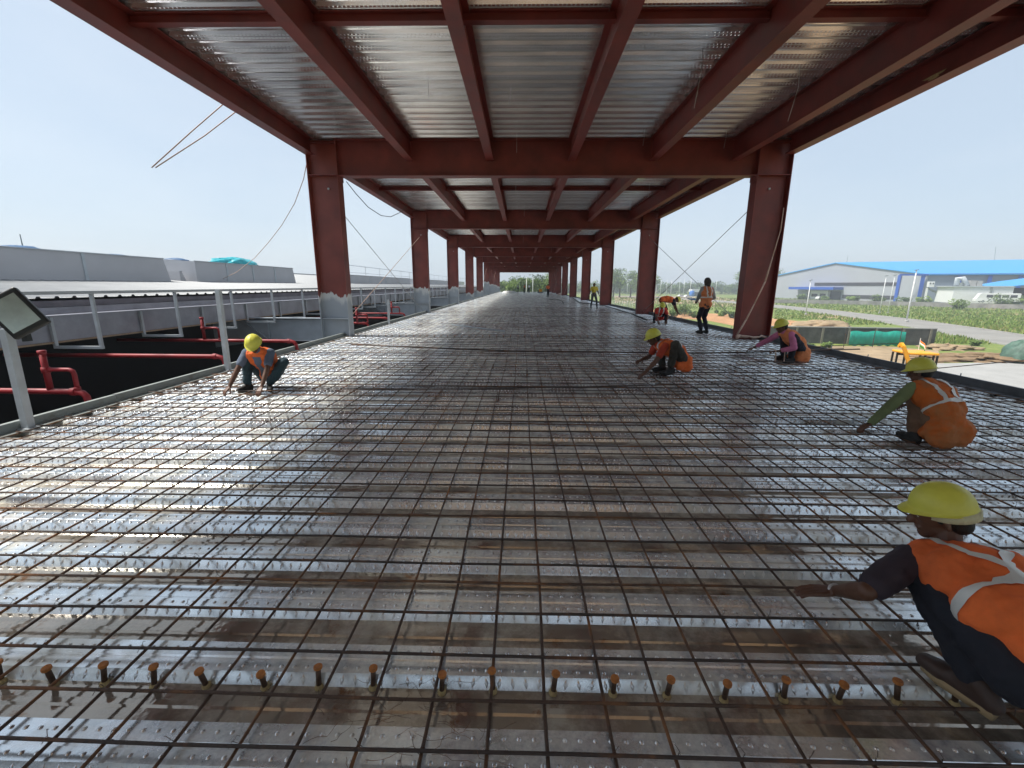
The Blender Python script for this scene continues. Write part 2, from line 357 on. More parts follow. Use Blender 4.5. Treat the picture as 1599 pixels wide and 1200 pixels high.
# ------------------------------------------------------------------ steel shed over the deck
shed = thing('steel_shed', 'long open red oxide steel frame with ribbed metal roof over the work floor', 'steel frame', (.6, 45, 0))
def col_mat(k, zb):
    m_ = bpy.data.materials.new('column_paint_%d' % k); m_.use_nodes = True; t = m_.node_tree; b = t.nodes['Principled BSDF']
    tc = nd(t, 'ShaderNodeTexCoord'); sx = nd(t, 'ShaderNodeSeparateXYZ'); t.links.new(tc.outputs['Object'], sx.inputs[0])
    mp = nd(t, 'ShaderNodeMapping'); mp.inputs['Scale'].default_value = (3.2, 3.2, 1.2); mp.inputs['Location'].default_value = (k*3.3, 0, 0); t.links.new(tc.outputs['Object'], mp.inputs[0])
    n = nd(t, 'ShaderNodeTexNoise', Scale=1., Detail=4.); t.links.new(mp.outputs[0], n.inputs[0])
    a = nd(t, 'ShaderNodeMath', operation='MULTIPLY_ADD'); a.inputs[1].default_value = 1.0; a.inputs[2].default_value = -.5; t.links.new(n.outputs[0], a.inputs[0])
    s_ = nd(t, 'ShaderNodeMath', operation='ADD'); t.links.new(sx.outputs[2], s_.inputs[0]); t.links.new(a.outputs[0], s_.inputs[1])
    n2 = nd(t, 'ShaderNodeTexNoise', Scale=1.7, Detail=7.); t.links.new(tc.outputs['Object'], n2.inputs[0])
    red = ramp(t, n2.outputs[0], [(.3, (.16,.030,.022)), (.7, (.25,.052,.036))])
    gry = ramp(t, n2.outputs[0], [(.3, (.33,.37,.41)), (.7, (.40,.44,.48))])
    r1 = ramp(t, s_.outputs[0], [(0, (0,0,0)), (1, (1,1,1))]); 
    mr = nd(t, 'ShaderNodeMapRange'); mr.inputs[1].default_value = zb-.015; mr.inputs[2].default_value = zb+.015; t.links.new(s_.outputs[0], mr.inputs[0])
    mr2 = nd(t, 'ShaderNodeMapRange'); mr2.inputs[1].default_value = zb-.30; mr2.inputs[2].default_value = zb-.12; t.links.new(s_.outputs[0], mr2.inputs[0])
    lo = mixc(t, mr2.outputs[0], gry, (.62,.64,.64))
    t.links.new(mixc(t, mr.outputs[0], lo, red), b.inputs['Base Color']); b.inputs['Roughness'].default_value = .5
    return m_
zb = {1:1.28, 2:1.25, 3:1.2, 4:.62, 5:.75, 6:1.9, 7:1.6, 8:1.5, 9:1.2}
for y0 in frames:
    k = round((y0-D1)/BAY)+1
    for side_, xo, xi in (('left', XoL, XiL), ('right', XiR, XoR)):
        a, b = min(xo, xi), max(xo, xi); FW = .34; TF = .02
        ztop = 5.14; zbot = -4.5 if side_ == 'left' else -.3
        mb = MB(); mb.box(a, a+TF, y0, y0+FW, zbot, ztop); mb.box(b-TF, b, y0, y0+FW, zbot, ztop)
        mb.box(a+TF, b-TF, y0+FW/2-.007, y0+FW/2+.007, zbot, ztop)
        cm_ = col_mat(k, zb[k]) if side_ == 'left' and k >= 1 else m_red
        c = mb.build('column', cm_, shed); 
        if side_ == 'left': c['label'] = 'left column, red above with a grey primed foot'
        zs = [4.26, 5.05]+([.50] if side_ == 'left' else [])
        for z in zs:
            mb = MB(); mb.box(a+TF+.001, b-TF-.001, y0+.012, y0+FW/2-.009, z, z+.016); mb.box(a+TF+.001, b-TF-.001, y0+FW/2+.009, y0+FW-.012, z, z+.016)
            mb.build('stiffener', m_grey if z < 1 else m_red, c)
        mb = MB(); mb.lathe([(.03,0),(.03,.02),(.015,.03)], ((a+b)/2+(.08 if side_=='left' else -.02), y0+FW/2-.03, 3.95), 8, (0,-1,0)); mb.build('brace_bolt', m_greylt, c)
    # main girder
    mb = MB(); x0, x1 = XiL+.002, XiR-.002; yc = y0+.17
    mb.box(x0, x1, yc-.15, yc+.15, 4.25, 4.272); mb.box(x0, x1, yc-.15, yc+.15, 5.115, 5.135); mb.box(x0, x1, yc-.006, yc+.006, 4.272, 5.115)
    gd = mb.build('girder', m_red, shed)
    for xa, sg in ((x0+.001, 1), (x1-.001, -1)):
        mb = MB(); mb.box(min(xa, xa+sg*.022), max(xa, xa+sg*.022), yc-.155, yc+.155, 4.13, 4.2495)
        for i in range(6):
            for dy in (-.09, .09): mb.lathe([(.018,0),(.018,.016),(.010,.018),(.010,.03)], (xa+sg*.024, yc+dy, 4.33+i*.14), 6, (sg,0,0))
        mb.build('end_plate', m_red, gd)
ibx = [-2.94, -.85, 1.27, 3.36, 5.45]
for i, (y0, y1) in enumerate(zip(frames, frames[1:])):
    ya, yb = y0+.18, y1+.16
    for x in ibx+[-5.54, 6.81]:
        edge = x in (-5.54, 6.81); zb_ = 4.745 if edge else 4.60; hw = .125 if edge else .10
        mb = MB(); 
        if edge: ya2, yb2 = y0+.34, y1
        else: ya2, yb2 = y0+.326, y1+.014
        mb.box(x-hw, x+hw, ya2, yb2, zb_, zb_+.014); mb.box(x-hw, x+hw, ya2, yb2, 5.12, 5.134)
        mb.box(x-.005, x+.005, ya2-(0 if edge else .13), yb2+(0 if edge else .13), zb_+.014, 5.12)
        mb.build('roof_beam', m_red, shed)
    if i > 4: continue
    ym = (y0+y1)/2+.02+.17; ed = [-5.54]+ibx+[6.81]
    for a, b in zip(ed, ed[1:]):
        mb = MB(); hw = .06; mb.box(a+.007, b-.007, ym-hw, ym+hw, 5.0 if True else 0, 5.01); mb.box(a+.007, b-.007, ym-.004, ym+.004, 5.01, 5.117)
        mb.box(a+.11, b-.11, ym-hw, ym+hw, 5.117, 5.134); mb.build('cross_beam', m_red, shed)
# ceiling deck: the same ribbed sheet seen from below
prof = deck_profile(frames[0], frames[-1]+.34, WEB0+.1, -1, 5.148)
cd = strip_mesh('ceiling_deck', prof, XoL+.01, XoR-.01, [m_soff], lambda a, b: 0, shed)
# emboss rows under the first bays
mb = MB()
for k in range(int((4.5-WEB0)/PER), int((23-WEB0)/PER)):
    yb = WEB0+.1+k*PER
    for x in np.arange(-5.3, 6.7, .06 if yb < 12.3 else .12):
        for dy in (.047, .126):
            c = V((x+(.03 if dy > .1 else 0), yb+dy, 5.1475)); mb.add([c+V((-.010,-.017,0)), c+V((.010,-.017,0)), c+V((.010,.017,0)), c+V((-.010,.017,0)), c+V((.0,0,-.010))], [(0,4,1),(1,4,2),(2,4,3),(3,4,0)])
mb.build('ceiling_embossing', m_soff, cd)
# roof slab edge / top skin so that sun does not leak
mb = MB(); mb.box(XoL-.02, XoR+.02, frames[0], frames[-1]+.36, 5.215, 5.30); mb.build('roof_topping', m_shadeblack, shed)
mb = MB()
for a, b in ((XoL-.05, XoL-.022), (XoR+.022, XoR+.05)): mb.box(a, b, frames[0], frames[-1]+.36, 5.1, 5.36)
mb.build('roof_edge_angle', m_kerbd, shed)
p_ = at(1458, 128, x=6.70); mb = MB(); N = 14
for i in range(N): a = 2*PI*i/N; r_ = 1+.35*math.sin(3*a)+.2*math.sin(5*a); mb.v.append((6.683, p_.y+math.cos(a)*.16*r_, 4.80+math.sin(a)*.035*r_))
mb.v += [(6.687, v[1], v[2]) for v in mb.v]; mb.f = [tuple(range(N)), tuple(range(2*N-1, N-1, -1))]+[(i, N+i, N+(i+1) % N, (i+1) % N) for i in range(N)]; mb.mi = [0]*(N+2); mb.build('paint_splash', m_ferrule, shed)
# brace rods
def rod(a, b, m_=m_wire, r=.010): mb = MB(); mb.tube([a, b], r, 6); return mb.build('brace_rod', m_, shed, True)
for k, xl, xr in ((1, -5.28, 6.46), (5, -5.28, 6.46), (7, -5.28, 6.46)):
    ya, yb = D1+(k-1)*BAY+.17, D1+k*BAY+.17
    for x in (xl, xr):
        rod((x-.012, ya+.02, 3.85), (x-.012, yb-.02, .15)); rod((x+.012, yb-.02, 3.85), (x+.012, ya+.02, .15), m_rope if x < 0 or k > 1 else m_wire)
# grey lower girders that run from the left columns to the neighbouring hall
for y0 in frames[1:]:
    mb = MB(); yc = y0+.17
    P = [(-5.672,.50),(-6.6,.47),(-8.9,.44),(-8.9,-.35),(-7.2,-.12),(-5.672,-.12)]
    for yy in (yc-.006, yc+.006): mb.v += [(x, yy, z) for x, z in P]
    n = len(P); mb.f += [tuple(range(n)), tuple(range(2*n-1, n-1, -1))]+[(i, n+i, n+(i+1) % n, (i+1) % n) for i in range(n)]; mb.mi += [0]*(n+2)
    mb.box(-8.9, -5.674, yc-.12, yc+.12, .502, .516); mb.box(-7.2, -5.674, yc-.12, yc+.12, -.135, -.121); mb.box(-7.25, -7.23, yc-.11, yc-.008, -.11, .46)
    mb.bar((-7.25, yc-.06, -.12), (-8.0, yc-.06, .44), .06, .02)
    mb.build('tie_girder', m_grey, shed)
mb = MB(); mb.box(-5.32, -5.12, DECK_Y0, DECK_Y1, -.62, -.60); mb.box(-5.32, -5.12, DECK_Y0, DECK_Y1, -.10, -.086); mb.box(-5.225, -5.215, DECK_Y0, DECK_Y1, -.6, -.1)
mb.box(6.5, 6.7, DECK_Y0, DECK_Y1, -.62, -.60); mb.box(6.5, 6.7, DECK_Y0, DECK_Y1, -.10, -.086); mb.box(6.595, 6.605, DECK_Y0, DECK_Y1, -.6, -.1)
mb.build('floor_edge_beam', m_grey, shed)

# hangers, ropes, cables ------------------------------------------------
hang = [(-3.1,11.9,.30,.0),(-.15,11.9,.5,.0),(3.3-.35,11.7,.4,.02),(5.0,11.9,.4,.02),(-.25,9.4,.35,.03),(-1.75,9.0,.35,.0),(2.85,8.0,.9,.05),(4.75,8.6,.9,.08),(4.9,13.6,.3,0),(2.9,14.5,.5,.02),(-.2,15.2,.8,.02),(3.0,18.9,.5,.0),(4.75,17.6,.5,.0),(4.8,20.7,.5,0),(.1,21.5,.6,0),(-.2,18.5,.8,0),(-3.2,22.6,.3,0),(.5,28,.7,0),(.1,33,.7,0),(2.6,40,.9,0)]
for i, (x, y, L, s_) in enumerate(hang):
    mb = MB(); mb.tube([(x, y, 5.19), (x+s_*.3, y, 5.19-L*.4), (x-s_, y, 5.19-L)], .0035, 5)
    tag(mb.build('ceiling_wire', m_wire, None, True), 'thin bright wire hanging straight down from the ribbed ceiling', 'wire', 'hanging ceiling wires')
mb = MB(); p = [at(352, 160, x=-5.75), at(300, 205, x=-6.0), at(237, 262, x=-6.3)]; mb.tube(p, .010, 6)
tag(mb.build('bamboo_stick', m_rope, None, True), 'upper of two thin brown sticks jutting from the left roof edge against the sky', 'stick')
mb = MB(); p = [at(372, 172, x=-5.75), at(320, 212, x=-6.0), at(243, 262, x=-6.35)]; mb.tube(p, .010, 6)
tag(mb.build('bamboo_stick', m_rope, None, True), 'lower of two thin brown sticks jutting from the left roof edge against the sky', 'stick')
mb = MB(); pts = []
for u, v, x in ((481,245,-5.75),(474,280,-6.2),(460,318,-6.9),(440,352,-8),(420,378,-9.3),(398,403,-11),(370,425,-13),(340,440,-14.4)): pts.append(at(u, v, x=x))
mb.tube(pts, .011, 6); tag(mb.build('rope', m_rope, None, True), 'thin rope sagging from the top of the first left column to the neighbouring roof', 'rope')
mb = MB(); pts = [at(u, v, x=-5.2) for u, v in ((541,284),(556,303),(575,324),(595,337),(610,339),(625,332),(640,318))]; mb.tube(pts, .012, 6)
tag(mb.build('cable', m_bar2, None, True), 'dark cable drooping in a loop behind the first left column', 'cable')
# strap down the face of the first right column
mb = MB(); pp = [(1224,325),(1219,360),(1207,400),(1195,440),(1178,475),(1165,500),(1150,525)]
pts = [at(u, v, y=12.2) for u, v in pp]; L = len(pts)
for i in range(L-1):
    a, b = pts[i], pts[i+1]; wv = [.012,.014,.018,.03,.022,.035,.04,.03]; n_ = V((1,0,.4)).normalized()
    mb.add([a-n_*wv[i], a+n_*wv[i], b+n_*wv[i+1], b-n_*wv[i+1], a-n_*wv[i]+V((0,.008,0)), a+n_*wv[i]+V((0,.008,0)), b+n_*wv[i+1]+V((0,.008,0)), b-n_*wv[i+1]+V((0,.008,0))], [(0,1,2,3),(7,6,5,4),(0,4,5,1),(1,5,6,2),(2,6,7,3),(3,7,4,0)])
tag(mb.build('cloth_strap', m_rope, None, True), 'pale pink cloth strap hanging slack down the first right column', 'strap')
mb = MB(); pts = [V((5.9+i*.09, 12.1+random.uniform(-.12,.05), .07+random.uniform(0,.05))) for i in range(12)]; mb.tube(pts, [.02+random.uniform(0,.035) for _ in pts], 7)
tag(mb.build('rag', m_rope, None, True), 'crumpled pale rag lying at the foot of the first right column', 'rag')
mb = MB(); pts = [at(u, v, z=.07) for u, v in ((880,459),(893,464),(905,473),(925,475),(945,478),(965,484),(985,490),(1010,500))]; mb.tube(pts, .035, 6)
tag(mb.build('hose', m_black, None, True), 'thick dark hose snaking over the deck towards the far right columns', 'hose')
mb = MB(); pts = [at(u, v, z=.07) for u, v in ((858,468),(868,467.5),(878,470),(880,474))]; mb.tube(pts, .03, 6)
tag(mb.build('hose', m_black, None, True), 'short dark hose end curling beside the far man in orange', 'hose')

# ------------------------------------------------------------------ left side: pit, railing, pipes, hall
def railing_unit():
    for i in range(24):
        y = 5.33+1.74*i
        if abs(((y-D1)/BAY)-round((y-D1)/BAY)) < .04: pass
        mb = MB(); mb.box(-7.025, -6.975, y-.02, y+.02, .43, 1.285); mb.build('post', m_greylt, rl)
        mb = MB(); mb.box(-7.8, -6.975, y-.025, y+.025, .385, .43); mb.build('foot', m_greylt, rl)
        mb = MB(); mb.box(-7.8, -7.755, y-.025, y+.025, .43, .90); mb.build('stub', m_greylt, rl)
rl = thing('railing', 'light grey tube railing on L brackets along the gutter of the neighbouring hall', 'railing', (-7, 20, .4))
railing_unit()
mb = MB(); mb.box(-7.03, -6.97, 1, 46, 1.285, 1.335); mb.build('top_rail', m_greylt, rl)
hall = thing('factory_hall', 'low grey metal hall beside the pit with white ribbed roof and long box vents', 'building', (-20, 20, -4.5))
mb = MB(); ya, yb = -8, 100
mb.box(-7.84, -7.80, ya, yb, .50, .915); mb.box(-8.5, -7.86, ya, yb, .50, .52); mb.box(-7.86, -7.66+.0, ya, yb, .917, .935); mb.box(-8.54, -8.5, ya, yb, .5, 1.02)
mb.build('gutter', m_alum, hall)
mb = MB(); mb.box(-7.80, -7.77, ya, yb, .47, .498); mb.build('gutter_trim', mat('timber_trim', (.42,.30,.20), .7, var=.2), hall)
mb = MB(); mb.box(-8.62, -8.58, ya, yb, .60, 1.14); mb.build('fascia', mat('fascia_dull', (.25,.24,.28), .5, .4, var=.3, scale=1.5), hall)
for y in np.arange(ya+1, yb, 2.1):
    mb = MB(); mb.box(-8.5, -7.86, y-.02, y+.02, .53, .9); mb.build('gutter_strap', m_alum, hall) if y < 30 else None
# ribbed roof
RS = .06
def zr(x): return 1.19+(-x-8.55)*RS
mb = MB(); prof = []
y = ya
while y < yb: prof += [(y, 0), (y+.20, 0), (y+.225, .035), (y+.275, .035), (y+.30, 0)]; y += .32 if y < 40 else .32
for x in (-8.50, -46.): mb.v += [(x, a, zr(x)+z) for a, z in prof]
n = len(prof); mb.f = [(i, i+1, n+i+1, n+i) for i in range(n-1)]; mb.mi = [0]*(n-1)
mb.build('roof', m_roofw, hall)
mb = MB(); mb.box(-9.2, -9.1, ya, yb, -4.5, .49); mb.box(-46, -45.9, ya, yb, -4.5, 3.3); mb.box(-46, -9.2, yb, yb+.1, -4.5, 1); mb.box(-46, -9.2, ya-.1, ya, -4.5, 1.1); mb.build('wall', m_shadeblack, hall)  # pit-side face added in black for the shaded open inside of the hall
mb = MB(); mb.box(-46.4, -45.2, ya, yb, zr(-45.6)+.02, zr(-45.6)+.22); mb.build('ridge_cap', m_roofw, hall)
def boxvent(y0, y1, x=-14., h=.88, dx=1.6, seams=3):
    z0 = zr(x)+.0; mb = MB()
    P = [(x, z0-.05), (x+.02*0, z0+h), (x-dx, z0+h+dx*RS), (x-dx, z0+dx*RS-.05)]
    mb.v = [(a, y0, z) for a, z in P]+[(a, y1+(0 if j in (1,2) else .25), z) for j, (a, z) in enumerate(P)]
    mb.f = [(0,1,2,3),(7,6,5,4),(0,4,5,1),(1,5,6,2),(2,6,7,3)]; mb.mi = [0]*5
    b_ = mb.build('box_vent', m_panel, hall); mb = MB()
    for i in range(1, seams+1): yy = y0+(y1-y0)*i/(seams+1); mb.box(x+.003, x+.03, yy-.05, yy+.05, z0, z0+h-.01)
    mb.box(x-.02, x+.03, y0-.02, y1+.02, z0+h+.002, z0+h+.03); mb.build('seam_trim', m_greylt, b_)
p1 = at(258, 425, x=-14).y; p2, p3 = at(306, 425, x=-14).y, at(458, 430, x=-14).y
boxvent(-2, p1, seams=5); boxvent(p2, p3, seams=3); boxvent(at(281, 430, x=-14.4).y, p2-.3, -14.4, .42, .8, 0); boxvent(at(545,435,x=-14).y, at(640,440,x=-14).y, -14., .7, 1.4, 3)
boxvent(at(655,438,x=-14).y, at(725,441,x=-14).y, -14., .7, 1.4, 3)
# the handrail on the far roof
hr = thing('roof_handrail', 'thin pipe handrail on posts along the far neighbouring roof', 'handrail', (-14, 50, 2))
ys = np.arange(at(545, 430, x=-15).y, at(765, 440, x=-15).y, 4.2)
for y in ys: mb = MB(); mb.tube([(-15, y, 1.5), (-15, y, 3.15)], .03, 6); mb.build('post', m_greylt, hr)
mb = MB(); mb.tube([(-15, ys[0]-3, 3.1), (-15, ys[-1], 3.1)], .03, 6); mb.tube([(-15, ys[0]-3, 2.5), (-15, ys[-1], 2.5)], .02, 6); mb.build('rail', m_greylt, hr)
mb = MB()
for y in np.arange(34, 60, 3.4): mb.box(-10.6, -9.2, y, y+.06, 1.2, 1.26)
# teal tarpaulin heap
def lump(name, c, rx, ry, rz, m_, seed=0, n1=30, n2=14, amp=.22, flat=True, parent=None):
    r_ = np.random.default_rng(seed); mb = MB(); ph = r_.uniform(0, 6, 12); c = V(c)
    for i in range(n2+1):
        t = PI/2*i/n2 if flat else PI*i/n2-PI/2+PI/2
        for j in range(n1):
            a = 2*PI*j/n1
            if flat: cz, rr = math.sin(t), math.cos(t)
            else: cz, rr = -math.cos(t), math.sin(t)
            w_ = 1+amp*(math.sin(3*a+ph[0]+2*t)*.5+math.sin(7*a+ph[1]-5*t)*.3+math.sin(13*a+ph[2]+9*t)*.2)+r_.uniform(-.04,.04)*amp*3
            mb.v.append((c.x+math.cos(a)*rr*rx*w_, c.y+math.sin(a)*rr*ry*w_, c.z+max(0 if flat else -9, cz*rz*(1+.5*(w_-1)))))
    for i in range(n2):
        for j in range(n1): mb.f.append((i*n1+j, i*n1+(j+1) % n1, (i+1)*n1+(j+1) % n1, (i+1)*n1+j)); mb.mi.append(0)
    return mb.build(name, m_, parent, True)
pc = at(371, 417, x=-14.9); tp = lump('tarpaulin', (pc.x, pc.y, zr(-14)+.9), .6, (at(403,412,x=-14.9).y-at(340,412,x=-14.9).y)/2, .36, mat('teal_tarpaulin', (.02,.36,.42), .45, var=.3, scale=5, bump=.5, bscale=6), 3, 40, 14, .3)
tag(tp, 'crumpled teal tarpaulin heaped on the second box vent', 'tarpaulin')
for i, (u, v, sx2, lb) in enumerate(((28, 386, 1.6, 'blue sheet lying on the roof ridge beside the thin mast'), (178, 399, 1.2, 'small dark blue sheet on the roof ridge above the first long box vent'), (276, 405, 1.3, 'dark blue patch on the ridge above the gap between box vents'))):
    q = at(u, v, x=-24); o = lump('roof_sheet', (q.x, q.y, q.z-.15), .8, sx2*.55, .22, mat('blue_sheet', (.03,.10,.22), .5, var=.3), i, 16, 6, .2); tag(o, lb, 'sheet')
q = at(36, 388, x=-24); q2 = at(31, 366, x=-24); mb = MB(); mb.tube([q-V((0,0,.3)), q2], [.03,.02], 6); tag(mb.build('thin_mast', m_kerb, None), 'thin leaning mast on the roof ridge at the far left', 'mast')

# pit floor and wall, deep shade put into their near-black colour
mb = MB(); mb.box(-9.1, -4.9, -10, 101, -4.52, -4.40); struct('pit_floor', mb, m_shadeblack)
mb = MB(); mb.box(-5.12-.02, -5.12, -10, 101, -4.4, -.65); tag(mb.build('pit_wall', m_shadeblack, None), 'wall under the left edge of the deck, coloured black for shade', 'wall')
# red fire pipes
def fire_pipe(yc, z, x0, x1, riser=None, lb=''):
    t = thing('fire_pipe', lb, 'fire pipe', (x0, yc, z), 'red fire pipes crossing the pit'); r = .038
    mb = MB(); pts = [(x0, yc-(x1-x0)*.00, z), (x1-.12, yc, z), (x1-.05, yc, z-.02), (x1-.012, yc, z-.06), (x1, yc, z-.13), (x1, yc, z-1.6)]
    mb.tube(pts, r, 12); mb.build('pipe', m_fire, t, True)
    mb = MB(); mb.lathe([(r+.012,-.03),(r+.012,.03)], (x1-.16, yc, z), 12, (1,0,0)); mb.build('coupling', m_fire, t); mb = MB(); mb.lathe([(r+.012,-.02),(r+.012,.04)], (x1, yc, z-.2), 12); mb.build('coupling', m_fire, t)
    if riser:
        rx = riser; mb = MB(); mb.tube([(rx, yc, z+.02), (rx, yc, z+.50)], .034, 10); mb.lathe([(.043,.47),(.043,.52)], (rx, yc, z), 10); mb.lathe([(.045,.24),(.045,.31)], (rx, yc, z), 10)
        mb.tube([(rx, yc, z+.28), (rx+.30, yc, z+.28), (rx+.34, yc, z+.26), (rx+.35, yc, z+.22), (rx+.35, yc, z+.04)], .026, 8); mb.lathe([(.034,.02),(.034,.06)], (rx+.35, yc, z), 8); mb.build('riser', m_fire, t, True)
    return t
def pz(u, v, y): return at(u, v, y=y)
a = pz(135, 612, 5.2); fire_pipe(5.2, a.z, -12, a.x, pz(78, 605, 5.2).x, 'red fire pipe nearest the camera, with a riser beside the floodlight post')
a = pz(350, 557, 7.4); fire_pipe(7.4, a.z, -12, a.x, None, 'red fire pipe ending beside the squatting man with blue sleeves')
y3 = 9.6; a = pz(462, 533, y3); fire_pipe(y3, a.z, -12, a.x, pz(318, 520, y3).x, 'red fire pipe just before the first left column')
for n_, (yy, u, v, ru) in enumerate(((14.6, 575, 505, 558), (16.7, 607, 497, None), (19.6, 632, 490, 612))):
    a = pz(u, v, yy); fire_pipe(yy, a.z, -12, a.x, pz(ru, v, yy).x if ru else None, 'red fire pipe behind the first left column, %s of three' % ('nearest', 'middle one', 'farthest')[n_])
# guard posts and floodlight on the deck edge
for (u, v, y, hz, lb) in ((66, 672, 4.1, 1.02, 'grey square guard post leaning at the deck edge and carrying the floodlight'), (365, 580, 7.18, 1.36, 'grey square guard post on the deck edge behind the squatting man'), (615, 505, 16.4, .9, 'grey guard post between the first and second left columns')):
    q = at(u, v, y=y); tilt = -.0
    mb = MB(); mb.bar((-4.99, y, 0), (-4.97, y, hz), .07, .07, (0,1,0)); mb.box(-5.05, -4.93, y-.06, y+.06, .014, .022); tag(mb.build('guard_post', m_greylt, None), lb, 'post')
q = at(25, 490, y=4.05); fl = thing('floodlight', 'black framed floodlight with pale greenish glass on the guard post', 'floodlight', tuple(q))
ax = V((.78, .32, .55)).normalized(); fn = V((.45, -.88, .15)).normalized(); ay = fn.cross(ax).normalized(); ax = ay.cross(fn).normalized()
mb = MB(); mb.obox(q, ax*.155, fn*.035, ay*.20); b_ = mb.build('housing', m_black, fl)
bv = b_.modifiers.new('b', 'BEVEL'); bv.width = .02; bv.segments = 3
mb = MB(); mb.obox(q+fn*.037, ax*.120, fn*.004, ay*.150); mb.build('glass', mat('lamp_glass', (.42,.48,.42), .12, .3, var=.15), fl)
mb = MB(); mb.bar(q-fn*.05, q-fn*.05-V((-.02,.0,.26)), .05, .05); mb.build('bracket', m_black, fl)

# ------------------------------------------------------------------ ground and field on the right
GZ = -4.5
def G(u, v, z=GZ): return at(u, v, z=z)
m_ground = bpy.data.materials.new('field_ground'); m_ground.use_nodes = True; t = m_ground.node_tree; b = t.nodes['Principled BSDF']; b.inputs['Roughness'].default_value = .95
tc = nd(t, 'ShaderNodeTexCoord'); n1 = nd(t, 'ShaderNodeTexNoise', Scale=.05, Detail=9., Roughness=.65); t.links.new(tc.outputs['Object'], n1.inputs[0])
n2 = nd(t, 'ShaderNodeTexNoise', Scale=1.1, Detail=8., Roughness=.7); t.links.new(tc.outputs['Object'], n2.inputs[0])
gr = ramp(t, n2.outputs[0], [(.3, (.085,.13,.025)), (.5, (.15,.20,.04)), (.7, (.25,.26,.075))])
so_ = ramp(t, n2.outputs[0], [(.3, (.28,.17,.09)), (.7, (.42,.29,.17))])
f = ramp(t, n1.outputs[0], [(.56, (0,0,0)), (.66, (1,1,1))]); far_ = mixc(t, f, gr, so_)
vl = nd(t, 'ShaderNodeVectorMath', operation='LENGTH'); t.links.new(tc.outputs['Object'], vl.inputs[0]); ad_ = nd(t, 'ShaderNodeMath', operation='MULTIPLY_ADD'); ad_.inputs[1].default_value = 30; t.links.new(n1.outputs[0], ad_.inputs[0]); t.links.new(vl.outputs['Value'], ad_.inputs[2])
mr_ = nd(t, 'ShaderNodeMapRange'); mr_.inputs[1].default_value = 56; mr_.inputs[2].default_value = 62; t.links.new(ad_.outputs[0], mr_.inputs[0]); t.links.new(mixc(t, mr_.outputs[0], so_, far_), b.inputs['Base Color'])
mb = MB(); R = 3000; mb.v = [(math.cos(2*PI*i/64)*R, math.sin(2*PI*i/64)*R, GZ) for i in range(64)]; mb.f = [tuple(range(64))]; mb.mi = [0]; struct('ground', mb, m_ground)
m_soil = mat('bare_soil', (.31,.225,.135), .95, var=.3, scale=.8, bump=.5, bscale=2.5, ndetail=9)
m_soil2 = mat('orange_soil', (.42,.22,.10), .95, var=.3, scale=.8, bump=.5, bscale=3, ndetail=9)
m_conc = mat('pale_concrete', (.33,.325,.31), .85, var=.12, scale=.6, ndetail=8)
m_cwall = mat('stained_concrete_wall', (.085,.085,.08), .9, var=.5, scale=1.1, ndetail=9, bump=.2, bscale=6)
m_road = mat('concrete_road', (.24,.23,.21), .9, var=.15, scale=.3, ndetail=8)
def sheet(name, pts, z, m_, kind='structure'):
    mb = MB(); mb.v = [(p[0], p[1], z) for p in pts]; mb.f = [tuple(range(len(pts)))]; mb.mi = [0]; o = mb.build(name, m_); o['kind'] = kind; return o
def strip(name, cs, wd, z, m_):
    cs = [V((x, y, 0)) for x, y in cs]; mb = MB(); L, Rr = [], []
    for i, c in enumerate(cs):
        d = (cs[min(i+1, len(cs)-1)]-cs[max(i-1, 0)]).normalized(); n = V((-d.y, d.x, 0)); L.append(c+n*wd/2); Rr.append(c-n*wd/2)
    for p, q in zip(L, Rr): mb.v += [(p.x, p.y, z), (q.x, q.y, z)]
    mb.f = [(2*i, 2*i+1, 2*i+3, 2*i+2) for i in range(len(cs)-1)]; mb.mi = [0]*len(mb.f); return struct(name, mb, m_), L, Rr
rc = [(30,-40),(46,15),(56,48),(63,66),(69,84),(75,112),(79,145),(80,190),(70,240),(40,300)]
_, L, Rr = strip('road', rc, 8.5, GZ+.02, m_road)
for nm, P, m_ in (('inner', L, 0), ('outer', Rr, 1)):
    mb = MB()
    for i in range(len(P)-1):
        d = P[i+1]-P[i]; n = max(1, int(d.length/3))
        for j in range(n):
            a, b = P[i]+d*(j/n), P[i]+d*((j+.97)/n); mb.bar(a+V((0,0,GZ+.07)), b+V((0,0,GZ+.07)), .16, .16)
    tag(mb.build('kerb', m_conc), 'pale road kerb on the %s side of the concrete road' % ('deck' if not m_ else 'factory'), 'kerb')
uv = lambda L_: [tuple(G(u, v)[:2]) for u, v in L_]
sheet('soil_patch', uv([(1240,590),(1600,640),(1600,573),(1475,570),(1465,548),(1380,541),(1260,541)]), GZ+.012, m_soil)
sheet('soil_strip', uv([(960,484),(1030,484),(1090,489),(1160,492),(1210,498),(1300,508),(1330,515),(1200,520),(1100,500),(960,492)]), GZ+.012, m_soil2)
sheet('soil_far', uv([(960,462),(1120,464),(1160,470),(1060,476),(960,474)]), GZ+.010, m_soil)
sheet('dirt_track', uv([(1110,474),(1210,471),(1210,476),(1110,480)]), GZ+.014, m_soil)
sheet('slab', uv([(1425,569),(1599,566),(1760,566),(1900,760),(1500,760),(1440,600)]), GZ+.03, m_conc)
tag(lump('sand_mound', G(1285, 511), 4.2, 2.2, .95, m_soil, 5, 40, 12, .35), 'tan sand mound behind the low concrete wall', 'mound')
tag(lump('excavated_bank', G(1535, 562), 4.6, 2.0, .4, mat('bank_soil', (.22,.145,.08), .95, var=.35, scale=1.5, bump=.7, bscale=2, ndetail=9), 6, 90, 22, .75), 'low dug bank of brown earth beside the concrete apron', 'bank')
tag(lump('excavated_bank', G(1480, 545), 2.2, 1.4, .4, m_soil, 8, 60, 16, .6), 'small pile of loose earth at the right end of the low wall', 'bank')
